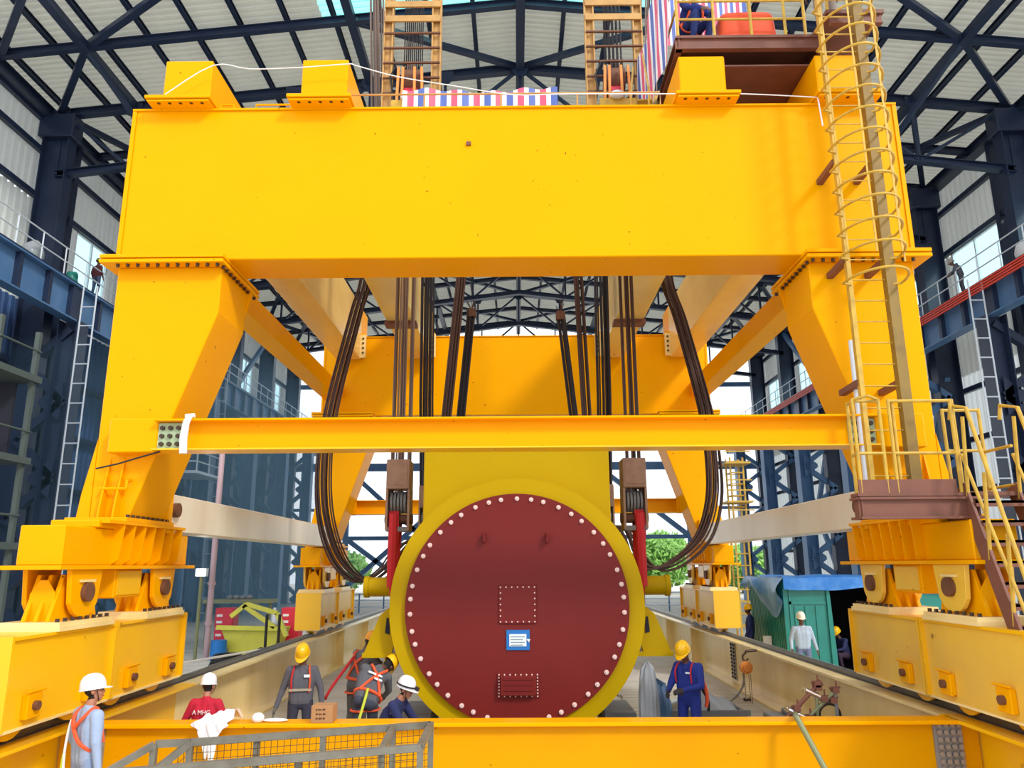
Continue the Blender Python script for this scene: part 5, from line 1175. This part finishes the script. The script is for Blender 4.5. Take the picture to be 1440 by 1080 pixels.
p = at(262, 925, 21.0); b = MB(); b.tube([(p.x, 20.0, FL + .62), (p.x + 1.9, 26.0, FL + .62)], .03, 8)
for f in (.05, .95): b.tube([(p.x + 1.9 * f, 20 + 6 * f, FL), (p.x + 1.9 * f, 20 + 6 * f, FL + .62)], .03, 8)
o = b.build('white_barrier', WHITE); tag(o, 'low white pipe barrier beyond the left runway girder', 'barrier')
q = at(322, 912, 24.6); b = MB()
for k in range(5): b.tube([(q.x - .1 + .5 * math.cos(a) * (1 - .06 * k), 24.8 + .4 * math.sin(a), FL + .05 + .07 * k) for a in [2 * PI * j / 20 for j in range(20)]], .05, 6, closed=True)
o = b.build('cable_coil', BLACK, None, smooth=True); tag(o, 'coil of black cable on the floor beyond the left runway girder', 'cable')
# gas bottle
q = at(385, 880, 29.5); b = MB(); b.tube([(q.x, 29.5, FL), (q.x, 29.5, FL + 1.2), (q.x, 29.5, FL + 1.4), (q.x, 29.5, FL + 1.5)], [.14, .14, .06, .05], 12); o = b.build('gas_cylinder', GAL, None, smooth=True); tag(o, 'pale gas cylinder between the poles in the left background', 'cylinder')
# steel barriers by the open end
for x, lb in ((-9.5, 'blue grey pipe barrier by the open end left of the drum'), (7.5, 'blue grey pipe barrier by the open end right of the drum')):
    t = thing('pipe_barrier', (x, 52, FL), lb, 'barrier')
    for z in (.4, .8, 1.2): b = MB(); b.tube([(x - 4, 52, FL + z), (x + 4, 52, FL + z)], .05, 6); b.build('rail', GAL, t)
    for k in range(6): b = MB(); b.tube([(x - 4 + 1.6 * k, 52, FL), (x - 4 + 1.6 * k, 52, FL + 1.2)], .05, 6); b.build('post', NAVYL, t)
# grey access tower at the far left edge
t = thing('access_tower', (-16.6, 24.5, FL), 'grey green steel access tower at the left edge of the hall', 'tower')
for x in (-18.9, -16.6):
    for y in (23.6, 25.6): b = MB(); b.bar((x, y, FL), (x, y, 8.0), .16, .16); b.build('post', TOW, t)
for z in (.6, 3.4, 6.2):
    b = MB(); b.box(-19.1, -16.4, 23.4, 25.8, z, z + .22); b.build('slab', TOW, t)
    b = MB(); b.tube([(-16.5, 23.5, z + 1.1), (-16.5, 25.7, z + 1.1)], .04, 6); b.build('rail', TOW, t)
b = MB(); b.box(-19, -16.9, 25.2, 25.3, 3.7, 6.1); b.build('back_panel', DARK, t)
# bags and sheets lying on the walkways
for (x, y, z, rx, ry, rz, m, nm, lb) in ((-18.6, 27.6, ztL, .35, .5, .55, PLASTIC, 'plastic_bag', 'grey plastic bag heap on the left walkway behind the rail'), (-18.55, 30.2, ztL, .25, .35, .45, TEAL, 'green_sack', 'pale green sack on the left walkway left of the man in maroon'), (19.9, 27.9, ztR, .4, .6, .5, CLOTH, 'white_sack', 'white sack heap on the right walkway near the frame edge')):
    b = MB(); b.ball((x, y, z + rz * .85), (rx, ry, rz), 18, 12); b.v = [(p[0] + .05 * math.sin(9 * p[2] + 7 * p[1]), p[1] + .05 * math.sin(8 * p[0]), max(p[2] + .04 * math.sin(11 * p[1]), z)) for p in b.v]
    o = b.build(nm, m, None, smooth=True); tag(o, lb, 'sack')

for (x, y, z, lb) in ((-16.9, 40.0, 4.6, 'pale maintenance platform with railing between left hall columns, upper one'), (-16.9, 47.0, 1.6, 'pale maintenance platform with railing between left hall columns, lower one')):
    t = thing('maintenance_platform', (x, y, z), lb, 'platform')
    b = MB(); b.box(x - .9, x + .9, y - 1.6, y + 1.6, z, z + .14); b.build('deck', GAL, t)
    for zz in (.6, 1.1): b = MB(); b.tube([(x - .85, y - 1.55, z + zz), (x + .85, y - 1.55, z + zz), (x + .85, y + 1.55, z + zz)], .04, 6); b.build('rail', GAL, t)
    for dx, dy in ((-.85, -1.55), (0, -1.55), (.85, -1.55), (.85, 0), (.85, 1.55)): b = MB(); b.tube([(x + dx, y + dy, z + .14), (x + dx, y + dy, z + 1.12)], .04, 6); b.build('post', GAL, t)
    for dy in (-1.4, 1.4): b = MB(); b.bar((x - .7, y + dy, FL), (x - .7, y + dy, z), .2, .2); b.build('support', NAVYL, t)
